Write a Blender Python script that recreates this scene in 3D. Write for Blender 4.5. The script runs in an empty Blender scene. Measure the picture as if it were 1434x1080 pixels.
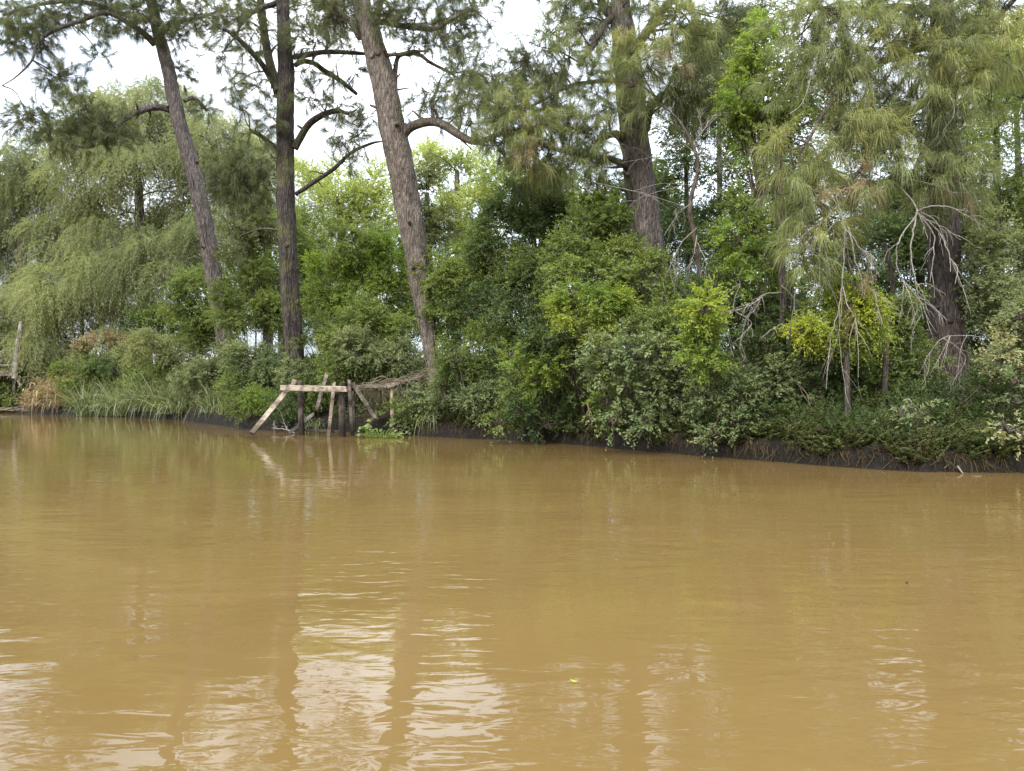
import bpy, math
import numpy as np
from math import radians as R

# ------------------------------------------------------------------ basics
S = bpy.context.scene
COL = S.collection
F, CX, CY, H = 1063.0, 717.0, 540.0, 1.3          # focal length in photo pixels, image centre, eye height

def P(x, y, Y):
    return np.array([(x - CX) / F * Y, Y, H - (y - CY) / F * Y])

def unit(v):
    v = np.asarray(v, float)
    return v / (np.linalg.norm(v, axis=-1, keepdims=True) + 1e-9)

# ------------------------------------------------------------------ the bank line and ground height
_bank_px = [(0, 577), (50, 580), (150, 582.5), (250, 588), (300, 595), (350, 602), (400, 604), (480, 605), (560, 608),
            (600, 612), (700, 616), (800, 622), (900, 632), (1000, 640), (1100, 648), (1200, 656), (1300, 661), (1434, 662)]
_bx = [(px - CX) / F * (H * F / (py - CY)) for px, py in _bank_px]
_by = [H * F / (py - CY) for px, py in _bank_px]
BX = np.array([-400, -110, -50, -34] + _bx + [9.2, 12.0, 40, 300.0])
BY = np.array([190, 78, 50, 42] + _by + [11.0, 10.2, 5, -40.0])

def snoise(x, y, s=0.0):
    return (np.sin(1.7 * x + 2.3 * y + s) + np.sin(3.1 * x - 1.9 * y + 1.3 * s + 1) + np.sin(-2.2 * x + 4.3 * y + 2.1 * s)
            + 0.6 * np.sin(6.3 * x + 5.1 * y + s * .7) + 0.6 * np.sin(7.7 * x - 6.1 * y + 2 + s)) / 4.2

def Yb(X):
    X = np.asarray(X, float)
    return np.interp(X, BX, BY) + 0.10 * snoise(X * 1.1, X * .3) + .04 * snoise(X * 5, X)

PD = [-60, -3.0, -0.5, 0.0, 0.07, 0.2, 0.55, 1.2, 3.0, 8.0, 25.0, 500.0]
PZ = [-2, -1.0, -.35, 0.0, 0.20, 0.36, 0.50, 0.60, 0.78, 0.95, 1.15, 1.8]

def gz(X, Y):
    d = (Y - Yb(X)) * .8
    return np.interp(d, PD, PZ)

# ------------------------------------------------------------------ materials
def nodes(name):
    m = bpy.data.materials.new(name)
    m.use_nodes = True
    nt = m.node_tree
    nt.nodes.clear()
    return m, nt, nt.nodes, nt.links

def ramp(N, stops):
    r = N.new('ShaderNodeValToRGB')
    el = r.color_ramp.elements
    while len(el) < len(stops):
        el.new(.5)
    for e, (p, c) in zip(el, stops):
        e.position = p
        e.color = (*c, 1)
    return r

MATS = {}

def leafmat(key, dark, mid, light, transl=.38, rough=.5, clump=.9, spec=.35):
    """leaf colours: every leaf has its own tint (attribute v), slow noise shifts whole sprays"""
    gain = np.array([1.22, 1.14, .92])
    dark, mid, light = [tuple(float(q) for q in np.array(c_) * gain) for c_ in (dark, mid, light)]
    m, nt, N, L = nodes(key)
    at = N.new('ShaderNodeAttribute'); at.attribute_name = 'v'
    tc = N.new('ShaderNodeTexCoord')
    no = N.new('ShaderNodeTexNoise'); no.inputs['Scale'].default_value = clump; no.inputs['Detail'].default_value = 3
    L.new(tc.outputs['Object'], no.inputs['Vector'])
    mx = N.new('ShaderNodeMath'); mx.operation = 'MULTIPLY_ADD'
    L.new(no.outputs['Fac'], mx.inputs[0]); mx.inputs[1].default_value = 1.1; mx.inputs[2].default_value = -.55
    ad = N.new('ShaderNodeMath'); ad.operation = 'ADD'; ad.use_clamp = True
    L.new(at.outputs['Fac'], ad.inputs[0]); L.new(mx.outputs[0], ad.inputs[1])
    r = ramp(N, [(0.05, dark), (.5, mid), (.97, light)])
    L.new(ad.outputs[0], r.inputs[0])
    p = N.new('ShaderNodeBsdfPrincipled')
    L.new(r.outputs[0], p.inputs['Base Color'])
    p.inputs['Roughness'].default_value = rough
    p.inputs['Specular IOR Level'].default_value = spec
    t = N.new('ShaderNodeBsdfTranslucent')
    hs = N.new('ShaderNodeMixRGB'); hs.blend_type = 'MULTIPLY'; hs.inputs[0].default_value = 1
    hs.inputs[2].default_value = (1.5, 1.45, .75, 1)
    L.new(r.outputs[0], hs.inputs[1]); L.new(hs.outputs[0], t.inputs['Color'])
    ms = N.new('ShaderNodeMixShader'); ms.inputs[0].default_value = transl
    L.new(p.outputs[0], ms.inputs[1]); L.new(t.outputs[0], ms.inputs[2])
    o = N.new('ShaderNodeOutputMaterial'); L.new(ms.outputs[0], o.inputs[0])
    MATS[key] = m
    return m

def barkmat(key, c0, c1, c2, sx=13, sz=2.2, bump=.06, moss=None):
    m, nt, N, L = nodes(key)
    tc = N.new('ShaderNodeTexCoord')
    mp = N.new('ShaderNodeMapping'); mp.inputs['Scale'].default_value = (sx, sx, sz)
    L.new(tc.outputs['Object'], mp.inputs[0])
    n1 = N.new('ShaderNodeTexNoise'); n1.inputs['Scale'].default_value = 1.6; n1.inputs['Detail'].default_value = 8
    n1.inputs['Roughness'].default_value = .65; n1.inputs['Distortion'].default_value = .6
    L.new(mp.outputs[0], n1.inputs['Vector'])
    vo = N.new('ShaderNodeTexVoronoi'); vo.feature = 'DISTANCE_TO_EDGE'; vo.inputs['Scale'].default_value = 1.5
    L.new(mp.outputs[0], vo.inputs['Vector'])
    n2 = N.new('ShaderNodeTexNoise'); n2.inputs['Scale'].default_value = 1.1; n2.inputs['Detail'].default_value = 3
    L.new(tc.outputs['Object'], n2.inputs['Vector'])
    r = ramp(N, [(.28, c0), (.5, c1), (.72, c2)])
    L.new(n1.outputs['Fac'], r.inputs[0])
    col = r.outputs[0]
    if moss:
        mr = ramp(N, [(.5, (0, 0, 0)), (.62, (1, 1, 1))])
        L.new(n2.outputs['Fac'], mr.inputs[0])
        mm = N.new('ShaderNodeMixRGB'); L.new(mr.outputs[0], mm.inputs[0]); L.new(col, mm.inputs[1]); mm.inputs[2].default_value = (*moss, 1)
        col = mm.outputs[0]
    n3 = N.new('ShaderNodeTexNoise'); n3.inputs['Scale'].default_value = 3.2; n3.inputs['Detail'].default_value = 6; n3.inputs['Roughness'].default_value = .7
    L.new(tc.outputs['Object'], n3.inputs['Vector'])
    lr = ramp(N, [(.34, (.55, .52, .5)), (.5, (1, 1, 1)), (.66, (1.35, 1.36, 1.3))])     # stains and pale lichen
    L.new(n3.outputs['Fac'], lr.inputs[0])
    ml = N.new('ShaderNodeMixRGB'); ml.blend_type = 'MULTIPLY'; ml.inputs[0].default_value = .8; L.new(col, ml.inputs[1]); L.new(lr.outputs[0], ml.inputs[2])
    crk = ramp(N, [(0.0, (.3, .28, .27)), (.12, (1, 1, 1))]); L.new(vo.outputs['Distance'], crk.inputs[0])       # dark furrows between the bark plates
    mc = N.new('ShaderNodeMixRGB'); mc.blend_type = 'MULTIPLY'; mc.inputs[0].default_value = .75; L.new(ml.outputs[0], mc.inputs[1]); L.new(crk.outputs[0], mc.inputs[2])
    col = mc.outputs[0]
    p = N.new('ShaderNodeBsdfPrincipled'); p.inputs['Roughness'].default_value = .9
    p.inputs['Specular IOR Level'].default_value = .15
    L.new(col, p.inputs['Base Color'])
    h = N.new('ShaderNodeMath'); h.operation = 'MULTIPLY_ADD'
    L.new(vo.outputs['Distance'], h.inputs[0]); h.inputs[1].default_value = .9; L.new(n1.outputs['Fac'], h.inputs[2])
    b = N.new('ShaderNodeBump'); b.inputs['Distance'].default_value = bump; b.inputs['Strength'].default_value = 1
    L.new(h.outputs[0], b.inputs['Height']); L.new(b.outputs[0], p.inputs['Normal'])
    o = N.new('ShaderNodeOutputMaterial'); L.new(p.outputs[0], o.inputs[0])
    MATS[key] = m
    return m

def woodmat(key, c0, c1, c2, axis=0):
    m, nt, N, L = nodes(key)
    tc = N.new('ShaderNodeTexCoord')
    mp = N.new('ShaderNodeMapping'); mp.inputs['Scale'].default_value = (2, 16, 16) if axis == 0 else (16, 16, 2)
    L.new(tc.outputs['Object'], mp.inputs[0])
    n1 = N.new('ShaderNodeTexNoise'); n1.inputs['Scale'].default_value = 1.5; n1.inputs['Detail'].default_value = 7
    L.new(mp.outputs[0], n1.inputs['Vector'])
    n2 = N.new('ShaderNodeTexNoise'); n2.inputs['Scale'].default_value = 5; n2.inputs['Detail'].default_value = 4
    L.new(tc.outputs['Object'], n2.inputs['Vector'])
    av = N.new('ShaderNodeMath'); av.operation = 'MULTIPLY_ADD'; L.new(n2.outputs['Fac'], av.inputs[0]); av.inputs[1].default_value = .5
    hf = N.new('ShaderNodeMath'); hf.operation = 'MULTIPLY'; L.new(n1.outputs['Fac'], hf.inputs[0]); hf.inputs[1].default_value = .5
    L.new(hf.outputs[0], av.inputs[2])
    r = ramp(N, [(.33, c0), (.5, c1), (.66, c2)])
    L.new(av.outputs[0], r.inputs[0])
    p = N.new('ShaderNodeBsdfPrincipled'); p.inputs['Roughness'].default_value = .85; p.inputs['Specular IOR Level'].default_value = .2
    ge = N.new('ShaderNodeNewGeometry'); sz_ = N.new('ShaderNodeSeparateXYZ'); L.new(ge.outputs['Position'], sz_.inputs[0])
    wz = N.new('ShaderNodeMath'); wz.operation = 'MULTIPLY_ADD'; L.new(n2.outputs['Fac'], wz.inputs[0]); wz.inputs[1].default_value = -.5; L.new(sz_.outputs['Z'], wz.inputs[2])
    wr = ramp(N, [(0.0, (.28, .27, .24)), (.16, (1, 1, 1))]); L.new(wz.outputs[0], wr.inputs[0])       # slimy tide band near the water
    st_ = ramp(N, [(.42, (.45, .42, .4)), (.56, (1, 1, 1))]); L.new(n2.outputs['Fac'], st_.inputs[0])
    m1 = N.new('ShaderNodeMixRGB'); m1.blend_type = 'MULTIPLY'; m1.inputs[0].default_value = 1; L.new(r.outputs[0], m1.inputs[1]); L.new(wr.outputs[0], m1.inputs[2])
    m2 = N.new('ShaderNodeMixRGB'); m2.blend_type = 'MULTIPLY'; m2.inputs[0].default_value = .7; L.new(m1.outputs[0], m2.inputs[1]); L.new(st_.outputs[0], m2.inputs[2])
    L.new(m2.outputs[0], p.inputs['Base Color'])
    b = N.new('ShaderNodeBump'); b.inputs['Distance'].default_value = .012; L.new(n1.outputs['Fac'], b.inputs['Height']); L.new(b.outputs[0], p.inputs['Normal'])
    o = N.new('ShaderNodeOutputMaterial'); L.new(p.outputs[0], o.inputs[0])
    MATS[key] = m
    return m

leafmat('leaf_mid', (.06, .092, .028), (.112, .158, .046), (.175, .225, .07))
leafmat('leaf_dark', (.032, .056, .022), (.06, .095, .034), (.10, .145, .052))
leafmat('leaf_fresh', (.085, .145, .03), (.14, .21, .045), (.20, .27, .065), .42)
leafmat('leaf_lime', (.125, .18, .028), (.20, .262, .042), (.265, .325, .06), .40)
leafmat('leaf_yellow', (.17, .22, .025), (.26, .305, .036), (.35, .375, .055), .40)
leafmat('leaf_privet', (.06, .095, .04), (.12, .165, .08), (.20, .24, .13), .33, .42, spec=.45)
leafmat('leaf_greygreen', (.085, .11, .06), (.14, .175, .095), (.21, .24, .145), .37)
leafmat('leaf_pale', (.15, .17, .09), (.24, .26, .16), (.36, .37, .24), .35)
leafmat('leaf_willow', (.12, .15, .09), (.195, .228, .145), (.275, .305, .20), .45, clump=.4)
leafmat('leaf_willow_pale', (.13, .162, .09), (.21, .245, .145), (.295, .325, .20), .45, clump=.4)
leafmat('leaf_poplar', (.15, .20, .075), (.235, .295, .115), (.33, .385, .165), .48, clump=.5)
leafmat('leaf_olive', (.055, .07, .03), (.09, .11, .045), (.13, .15, .06), .35)
leafmat('needle_grey', (.045, .06, .03), (.08, .10, .05), (.13, .145, .07), .3, .6, clump=1.2)
leafmat('needle_green', (.09, .115, .055), (.165, .20, .10), (.25, .285, .15), .37, .6, clump=1.5)
leafmat('needle_yellow', (.115, .135, .055), (.19, .213, .092), (.27, .29, .135), .35, .6, clump=1.5)
leafmat('needle_dry', (.12, .095, .065), (.19, .155, .11), (.27, .225, .165), .25, .7)
leafmat('blade_green', (.05, .075, .038), (.12, .155, .082), (.26, .295, .185), .35, .45, clump=2, spec=.5)
leafmat('blade_tan', (.12, .092, .06), (.20, .158, .105), (.30, .245, .17), .3, .7, clump=2)
leafmat('fern', (.028, .045, .014), (.055, .08, .024), (.095, .12, .038), .35, clump=1.5)  # shade over the bank darkened into the fern's own green
leafmat('fern_brown', (.035, .036, .014), (.066, .066, .026), (.105, .105, .045), .3, clump=1.5)
leafmat('fringe_brown', (.03, .02, .01), (.065, .045, .022), (.10, .085, .035), .25, .8, clump=2)
leafmat('hyacinth', (.055, .095, .02), (.105, .165, .035), (.17, .235, .06), .3, .35)
barkmat('bark_grey', (.04, .033, .03), (.125, .105, .097), (.23, .20, .185))
barkmat('bark_dark', (.018, .015, .014), (.06, .05, .046), (.12, .10, .088), moss=(.10, .095, .05))
barkmat('bark_brown', (.05, .04, .033), (.16, .132, .11), (.28, .24, .205))
barkmat('bark_umber', (.045, .037, .033), (.135, .113, .10), (.235, .205, .185))
barkmat('bark_rust', (.034, .027, .023), (.10, .079, .069), (.18, .15, .134))
barkmat('twig', (.04, .03, .022), (.09, .072, .055), (.15, .125, .10), bump=.004)
barkmat('twig_dead', (.13, .11, .09), (.25, .225, .195), (.37, .345, .31), 20, 20, bump=.003)
barkmat('twig_tan', (.10, .075, .05), (.20, .16, .11), (.30, .245, .18), 20, 20, bump=.003)
woodmat('plank_pale', (.13, .10, .075), (.28, .225, .17), (.38, .32, .255))
woodmat('plank_old', (.075, .058, .046), (.165, .132, .105), (.25, .21, .17))
woodmat('post_dark', (.022, .017, .014), (.065, .05, .042), (.11, .09, .075), 2)
woodmat('post_grey', (.14, .12, .10), (.26, .235, .21), (.36, .33, .30), 2)
woodmat('post_tan', (.16, .12, .08), (.33, .255, .18), (.45, .37, .28), 2)

# ------------------------------------------------------------------ mesh helpers
def empty(name, loc, label, cat, group=None):
    o = bpy.data.objects.new(name, None)
    o.empty_display_size = .2
    o.location = loc
    COL.objects.link(o)
    o['label'] = label; o['category'] = cat
    if group:
        o['group'] = group
    return o

class Geo:
    """collects quads in world space with a material index and a tint per face"""
    def __init__(self):
        self.v, self.q, self.mi, self.t, self.n, self.sm = [], [], [], [], 0, []
    def add(self, v, q, mi=0, t=None, smooth=False):
        v = np.asarray(v, float).reshape(-1, 3); q = np.asarray(q, int).reshape(-1, 4)
        self.v.append(v); self.q.append(q + self.n); self.n += len(v)
        self.mi.append(np.full(len(q), mi, int))
        self.t.append(np.full(len(q), .5) if t is None else np.asarray(t, float))
        self.sm.append(np.full(len(q), smooth, bool))
    def tube(self, pts, rad, sides=6, mi=0, rough=0.0, step=None, seed=0):
        pts = np.asarray(pts, float); rad = np.asarray(rad, float)
        if len(pts) > 2 or step:
            pts, rad = smooth_path(pts, rad, step)
        n = len(pts)
        tg = unit(np.gradient(pts, axis=0))
        ref = np.array([0., 1, 0]) if abs(tg[0][1]) < .9 else np.array([1., 0, 0])
        a = unit(np.cross(tg, ref)); b = np.cross(tg, a)
        th = np.linspace(0, 2 * np.pi, sides, endpoint=False)
        rr = rad[:, None] * np.ones(sides)
        if rough:
            ll = np.r_[0, np.cumsum(np.linalg.norm(np.diff(pts, axis=0), axis=1))][:, None]
            rr = rr * (1 + rough * (snoise(np.cos(th) * 2.2 + seed, np.sin(th) * 2.2 + ll * .9, seed)
                                    + .7 * snoise(th * 3 + 0 * ll + seed * 2, ll * 2.6, seed + 3)))
        v = pts[:, None] + rr[..., None] * (np.cos(th)[None, :, None] * a[:, None] + np.sin(th)[None, :, None] * b[:, None])
        i = np.arange(n - 1)[:, None] * sides; j = np.arange(sides)[None]; k = (j + 1) % sides
        q = np.stack([i + j, i + k, i + sides + k, i + sides + j], -1).reshape(-1, 4)
        self.add(v.reshape(-1, 3), q, mi, smooth=True)
        if sides >= 6 and rad[-1] > .015:      # close the cut end
            c0 = (n - 1) * sides
            tip = np.vstack([v[-1], pts[-1] + tg[-1] * rad[-1] * .4])
            self.add(tip, [[j, (j + 1) % sides, (j + 2) % sides, sides] for j in range(0, sides - 1, 2)], mi, smooth=True)
    def build(self, name, mats, parent=None, origin=None):
        V = np.concatenate(self.v); Q = np.concatenate(self.q)
        og = np.zeros(3) if origin is None else np.asarray(origin, float)
        me = bpy.data.meshes.new(name)
        me.vertices.add(len(V)); me.vertices.foreach_set('co', (V - og).astype(np.float32).ravel())
        me.loops.add(Q.size); me.loops.foreach_set('vertex_index', Q.astype(np.int32).ravel())
        me.polygons.add(len(Q))
        me.polygons.foreach_set('loop_start', (np.arange(len(Q)) * 4).astype(np.int32))
        me.polygons.foreach_set('loop_total', np.full(len(Q), 4, np.int32))
        me.polygons.foreach_set('material_index', np.concatenate(self.mi).astype(np.int32))
        me.polygons.foreach_set('use_smooth', np.concatenate(self.sm))
        at = me.attributes.new('v', 'FLOAT', 'FACE')
        at.data.foreach_set('value', np.concatenate(self.t).astype(np.float32))
        me.update(calc_edges=True)
        for m in (mats if isinstance(mats, (list, tuple)) else [mats]):
            me.materials.append(MATS[m])
        o = bpy.data.objects.new(name, me)
        COL.objects.link(o)
        if parent is not None:
            o.parent = parent
        elif origin is not None:
            o.location = og
        return o

def smooth_path(pts, rad, step=None):
    n = len(pts)
    seg = np.linalg.norm(np.diff(pts, axis=0), axis=1)
    L = seg.sum()
    m = max(4, int(L / step)) if step else n * 4
    t = np.r_[0, np.cumsum(seg)] / L
    u = np.linspace(0, 1, m)
    ext = np.vstack([2 * pts[0] - pts[1], pts, 2 * pts[-1] - pts[-2]])
    k = np.clip(np.searchsorted(t, u, 'right') - 1, 0, n - 2)
    f = ((u - t[k]) / (t[k + 1] - t[k] + 1e-9))[:, None]
    p0, p1, p2, p3 = ext[k], ext[k + 1], ext[k + 2], ext[k + 3]
    out = .5 * (2 * p1 + (p2 - p0) * f + (2 * p0 - 5 * p1 + 4 * p2 - p3) * f ** 2 + (3 * p1 - p0 - 3 * p2 + p3) * f ** 3)
    return out, np.interp(u, t, rad)

def rnd_unit(g, n):
    return unit(g.normal(size=(n, 3)))

def add_leaves(G, pos, d, nrm, L, W, mi=0, t=None, fold=.18):
    """rhombic leaves folded along the midrib"""
    d = unit(d); s = unit(np.cross(d, nrm)); n = np.cross(s, d)
    L = np.asarray(L)[:, None]; W = np.asarray(W)[:, None]
    mid = pos + d * L * .45 + n * W * fold
    v = np.stack([pos, mid + s * W * .5, pos + d * L - n * L * .12, mid - s * W * .5], 1)
    k = np.arange(len(pos))[:, None] * 4
    G.add(v.reshape(-1, 3), k + np.arange(4)[None], mi, t)

def add_strips(G, pos, d, L, W, droop, mi=0, t=None, segs=2, face=None, g=None):
    """needles and blades: tapering ribbons that bend down along their length"""
    n = len(pos)
    d = unit(d); L = np.asarray(L)[:, None]; W = np.asarray(W)[:, None]
    dr = np.asarray(droop).reshape(-1, 1) if np.ndim(droop) else np.full((n, 1), droop)
    s = unit(np.cross(d, face if face is not None else rnd_unit(g, n)))
    rows = []
    for i in range(segs + 1):
        u = i / segs
        c = pos + d * L * u
        c = c + np.array([0, 0, -1.]) * (L * dr * u * u) - d * (L * np.minimum(dr, 1) * .35 * u * u)
        w = W * (.5 if i == 0 else .5 * (1.12 - u ** 1.6))
        rows += [c - s * w, c + s * w]
    v = np.stack(rows, 1)
    m = 2 * (segs + 1)
    k = np.arange(n)[:, None] * m
    tt = np.full(n, .5) if t is None else t
    q = np.concatenate([k + np.array([[2 * i, 2 * i + 1, 2 * i + 3, 2 * i + 2]]) for i in range(segs)])
    G.add(v.reshape(-1, 3), q, mi, np.concatenate([tt] * segs))

# ------------------------------------------------------------------ foliage: blob > lumps > sprays > leaves
KIND = {  #            L     W    leaves  spray  droop  cover  lump
    'broad':   dict(L=.085, W=.044, n=14, sl=.32, droop=.25, cover=6.5, lump=.40),
    'small':   dict(L=.065, W=.034, n=16, sl=.28, droop=.2, cover=6.2, lump=.38),
    'glossy':  dict(L=.095, W=.044, n=12, sl=.34, droop=.45, cover=6.5, lump=.36),
    'willow':  dict(L=.22, W=.042, n=20, sl=1.1, droop=1.1, cover=5.6, lump=.6),
    'back':    dict(L=.15, W=.07, n=14, sl=.55, droop=.35, cover=6.0, lump=.45),
    'poplar':  dict(L=.15, W=.085, n=14, sl=.7, droop=-.15, cover=5.0, lump=.5),
}

def blob_leaves(G, g, c, r, kind, mi=0, cover=1.0, tint=0.0, hub=None, twig_mi=None, scale=1.0, up=.3):
    K = KIND[kind]
    L0, W0 = K['L'] * scale, K['W'] * scale
    area = math.pi * r[0] * r[2]
    N = int(area * K['cover'] * cover / (.5 * L0 * W0))
    ns = max(6, N // K['n'])
    nl = int(np.clip(area * 2.2 / (K['lump'] * 2) ** 2, 7, 60))
    dirs = rnd_unit(g, nl)
    rad = g.uniform(.25, 1, nl) ** .55 * .86
    lc = c + dirs * rad[:, None] * r
    lr = K['lump'] * g.uniform(.65, 1.35, nl) * min(1.0, min(r) * 1.1 + .1)
    ltint = g.normal(0, .13, nl)
    w = lr ** 2; w = w / w.sum()
    li = g.choice(nl, ns, p=w)
    od = rnd_unit(g, ns)
    so = lc[li] + od * (g.uniform(0, 1, ns) ** .5 * lr[li])[:, None] * np.array([1, 1, .8])
    out = unit((so - c) / r + 1e-6)
    sd = unit(out * .6 + od * .6 + g.normal(0, .35, (ns, 3)) + np.array([0, 0, up]))
    sl = K['sl'] * scale ** .5 * g.uniform(.6, 1.3, ns)
    n = K['n']
    u = np.tile(np.linspace(.12, 1, n), ns) + g.uniform(-.04, .04, ns * n)
    si = np.repeat(np.arange(ns), n)
    pos = so[si] + sd[si] * (sl[si] * u)[:, None]
    dz = K['droop'] * (sl[si] * u * u)
    pos[:, 2] -= dz
    pos += g.normal(0, .012 * scale, pos.shape)
    tang = sd[si].copy(); tang[:, 2] -= 2 * K['droop'] * u; tang = unit(tang)
    side = unit(np.cross(tang, g.normal(0, .5, pos.shape) + np.array([0, 0, 1.])))
    sgn = np.where(np.arange(ns * n) % 2 == 0, 1, -1)[:, None]
    ld = tang * (.75 if kind != 'willow' else 1.4) + side * sgn * .8 + g.normal(0, .3, pos.shape)
    nn = np.array([0, 0, .55]) + g.normal(0, .6, pos.shape) + out[si] * .75
    ll = L0 * g.uniform(.6, 1.2, ns * n) * (1 - .25 * np.clip(u, 0, 1))
    tt = np.clip(.5 + ltint[li][si] + g.normal(0, .06, ns)[si] + g.normal(0, .09, ns * n) + tint + .10 * (u - .5), 0, 1)
    add_leaves(G, pos, ld, nn, ll, ll * W0 / L0, mi, tt)
    if twig_mi is not None:
        h = c - np.array([0, 0, r[2] * .5]) if hub is None else hub
        for k in range(nl):
            md = (h + lc[k]) / 2 + g.normal(0, .06, 3) + np.array([0, 0, .08])
            G.tube([h, md, lc[k]], [.018, .012, .005], 4, twig_mi)
        for k in g.choice(ns, min(ns, int(ns * .35)), replace=False):
            e = so[k] + sd[k] * sl[k] * .9; e[2] -= K['droop'] * sl[k] * .8
            G.tube([so[k], e], [.005, .002], 3, twig_mi)

def needle_tufts(G, g, c, r, mi=0, dens=1.0, tint=0.0, droop=.55, Ln=.26, W=.008, twig_mi=1, hub=None, dry=0, ntuft=None, spread=.75, fine=1.0):
    """she-oak foliage: fine twigs ending in brushes of long thin drooping needles"""
    area = math.pi * r[0] * r[2]
    nt = ntuft or max(4, int(area * 30 * dens))
    d = rnd_unit(g, nt)
    tc = c + d * (g.uniform(0, 1, nt) ** .45)[:, None] * r
    out = unit((tc - c) / r * .7 + g.normal(0, .45, (nt, 3)) + np.array([0, 0, .15]))
    tl = g.uniform(.16, .48, nt)
    m = int(70 * fine)
    ti = np.repeat(np.arange(nt), m)
    u = g.uniform(0, 1, nt * m)
    pos = tc[ti] + out[ti] * (tl[ti] * u)[:, None]
    nd = out[ti] * 1.0 + rnd_unit(g, nt * m) * spread
    L = Ln * g.uniform(.6, 1.25, nt * m)
    t = np.clip(.5 + g.normal(0, .16, nt)[ti] + g.normal(0, .1, nt * m) + tint, 0, 1)
    add_strips(G, pos, nd, L, W * g.uniform(.8, 1.2, nt * m), droop * g.uniform(.5, 1.4, nt * m), mi, t, 2, g=g)
    if hub is not None:
        k_ = max(1, nt // 5)
        keys = g.choice(nt, k_, replace=False)
        for k in keys:
            md = (hub + tc[k]) / 2 + g.normal(0, .08, 3) - np.array([0, 0, .04])
            G.tube([hub, md, tc[k]], [.016, .011, .006], 4, twig_mi)
        for k in range(nt):
            j = keys[np.argmin(np.linalg.norm(tc[keys] - tc[k], axis=1))]
            if j != k:
                G.tube([tc[j] + (hub - tc[j]) * .12, tc[k]], [.006, .003], 3, twig_mi)
            G.tube([tc[k], tc[k] + out[k] * tl[k]], [.004, .002], 3, twig_mi)

def bare_twigs(G, g, pts, r0, depth=2, n=5, hang=.5, spread=.8, mi=0, frac=.45):
    """a dead limb: a bent path with forking, thinning side twigs"""
    pts = np.asarray(pts, float)
    sp, _ = smooth_path(pts, np.ones(len(pts)), None) if len(pts) > 2 else (np.linspace(pts[0], pts[-1], 5), None)
    k = len(sp)
    sp = sp + g.normal(0, .006, sp.shape) * min(1, 12 * r0 * 5)
    G.tube(sp, np.linspace(r0, r0 * .4, k), 5, mi)
    if depth == 0:
        return
    L = np.linalg.norm(np.diff(sp, axis=0), axis=1).sum()
    for _ in range(n):
        i = g.integers(int(k * .25), k - 1)
        tg = unit(sp[min(i + 1, k - 1)] - sp[max(i - 1, 0)])
        d = unit(tg * .9 + rnd_unit(g, 1)[0] * spread + np.array([0, 0, -hang * .5]))
        l = L * frac * g.uniform(.5, 1.1)
        a = sp[i]; b = a + d * l * .5 + g.normal(0, .03, 3) * l; c = b + unit(d + np.array([0, 0, -hang]) + g.normal(0, .3, 3)) * l * .5
        bare_twigs(G, g, [a, b, c], r0 * .55, depth - 1, max(2, n - 2), hang, spread, mi, frac)

def ground_at(x, Y):
    X = (x - CX) / F * Y
    return np.array([X, Y, float(gz(X, Y)) - .05])

SEED = [100]
def rng():
    SEED[0] += 1
    return np.random.default_rng(SEED[0])

def rpx(rx, ry, Y, dep=.8):
    a, b = rx / F * Y, ry / F * Y
    return np.array([a, max(.25, min(a, b * 1.3) * dep), b])

def shrub(name, label, cat, mat, kind, Y, blobs, cover=1.0, group=None, bark='twig', stem_r=.03, base_x=None, scale=1.0, base_Y=None, up=.3, jitY=.35, fork=0.0):
    """a bush or small tree: foliage (leaves and fine twigs) on one main stem, side stems inside the foliage"""
    g = rng()
    cx = np.mean([b[0] for b in blobs]) if base_x is None else base_x
    by = base_Y or Y + .3
    by = max(by, float(Yb((cx - CX) / F * by)) + .55)
    base = ground_at(cx, by)
    e = empty(name, base, label, cat, group)
    G = Geo()
    scale = scale * g.uniform(.82, 1.2)
    mats = [mat] if isinstance(mat, str) else list(mat)
    cs = []
    for b in blobs:
        x, y, rx, ry = b[:4]
        mi = b[4] if len(b) > 4 else 0
        yy = Y + (b[5] if len(b) > 5 else g.uniform(-jitY, jitY))
        c = P(x, y, yy); r = rpx(rx, ry, yy)
        cs.append(c)
        blob_leaves(G, g, c, r, kind, mi, cover, hub=c - np.array([0, 0, r[2] * .4]), twig_mi=len(mats), scale=scale, up=up)
    tall = cs[int(np.argmax([c[2] for c in cs]))]
    for c in cs:
        if c is not tall:
            st_ = base * (1 - fork) + tall * fork + g.normal(0, .05, 3) * [1, 1, 0] * (fork == 0)
            md = st_ * .5 + c * .5 + g.normal(0, .12, 3) * (.4 if fork else 1)
            G.tube([st_, md, c], [stem_r * .6, stem_r * .4, .008], 5, len(mats))
    G.build('crown' if 'tree' in name else 'foliage', mats + [bark], e, base)
    T = Geo()
    md = base * .5 + tall * .5 + g.normal(0, .10, 3) * (.3 if fork else 1)
    T.tube([base - [0, 0, .1], md, tall], [stem_r, stem_r * .8, stem_r * .3], 8, 0, .08)
    T.build('trunk' if 'tree' in name else 'stem', bark, e, base)
    return e

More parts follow.
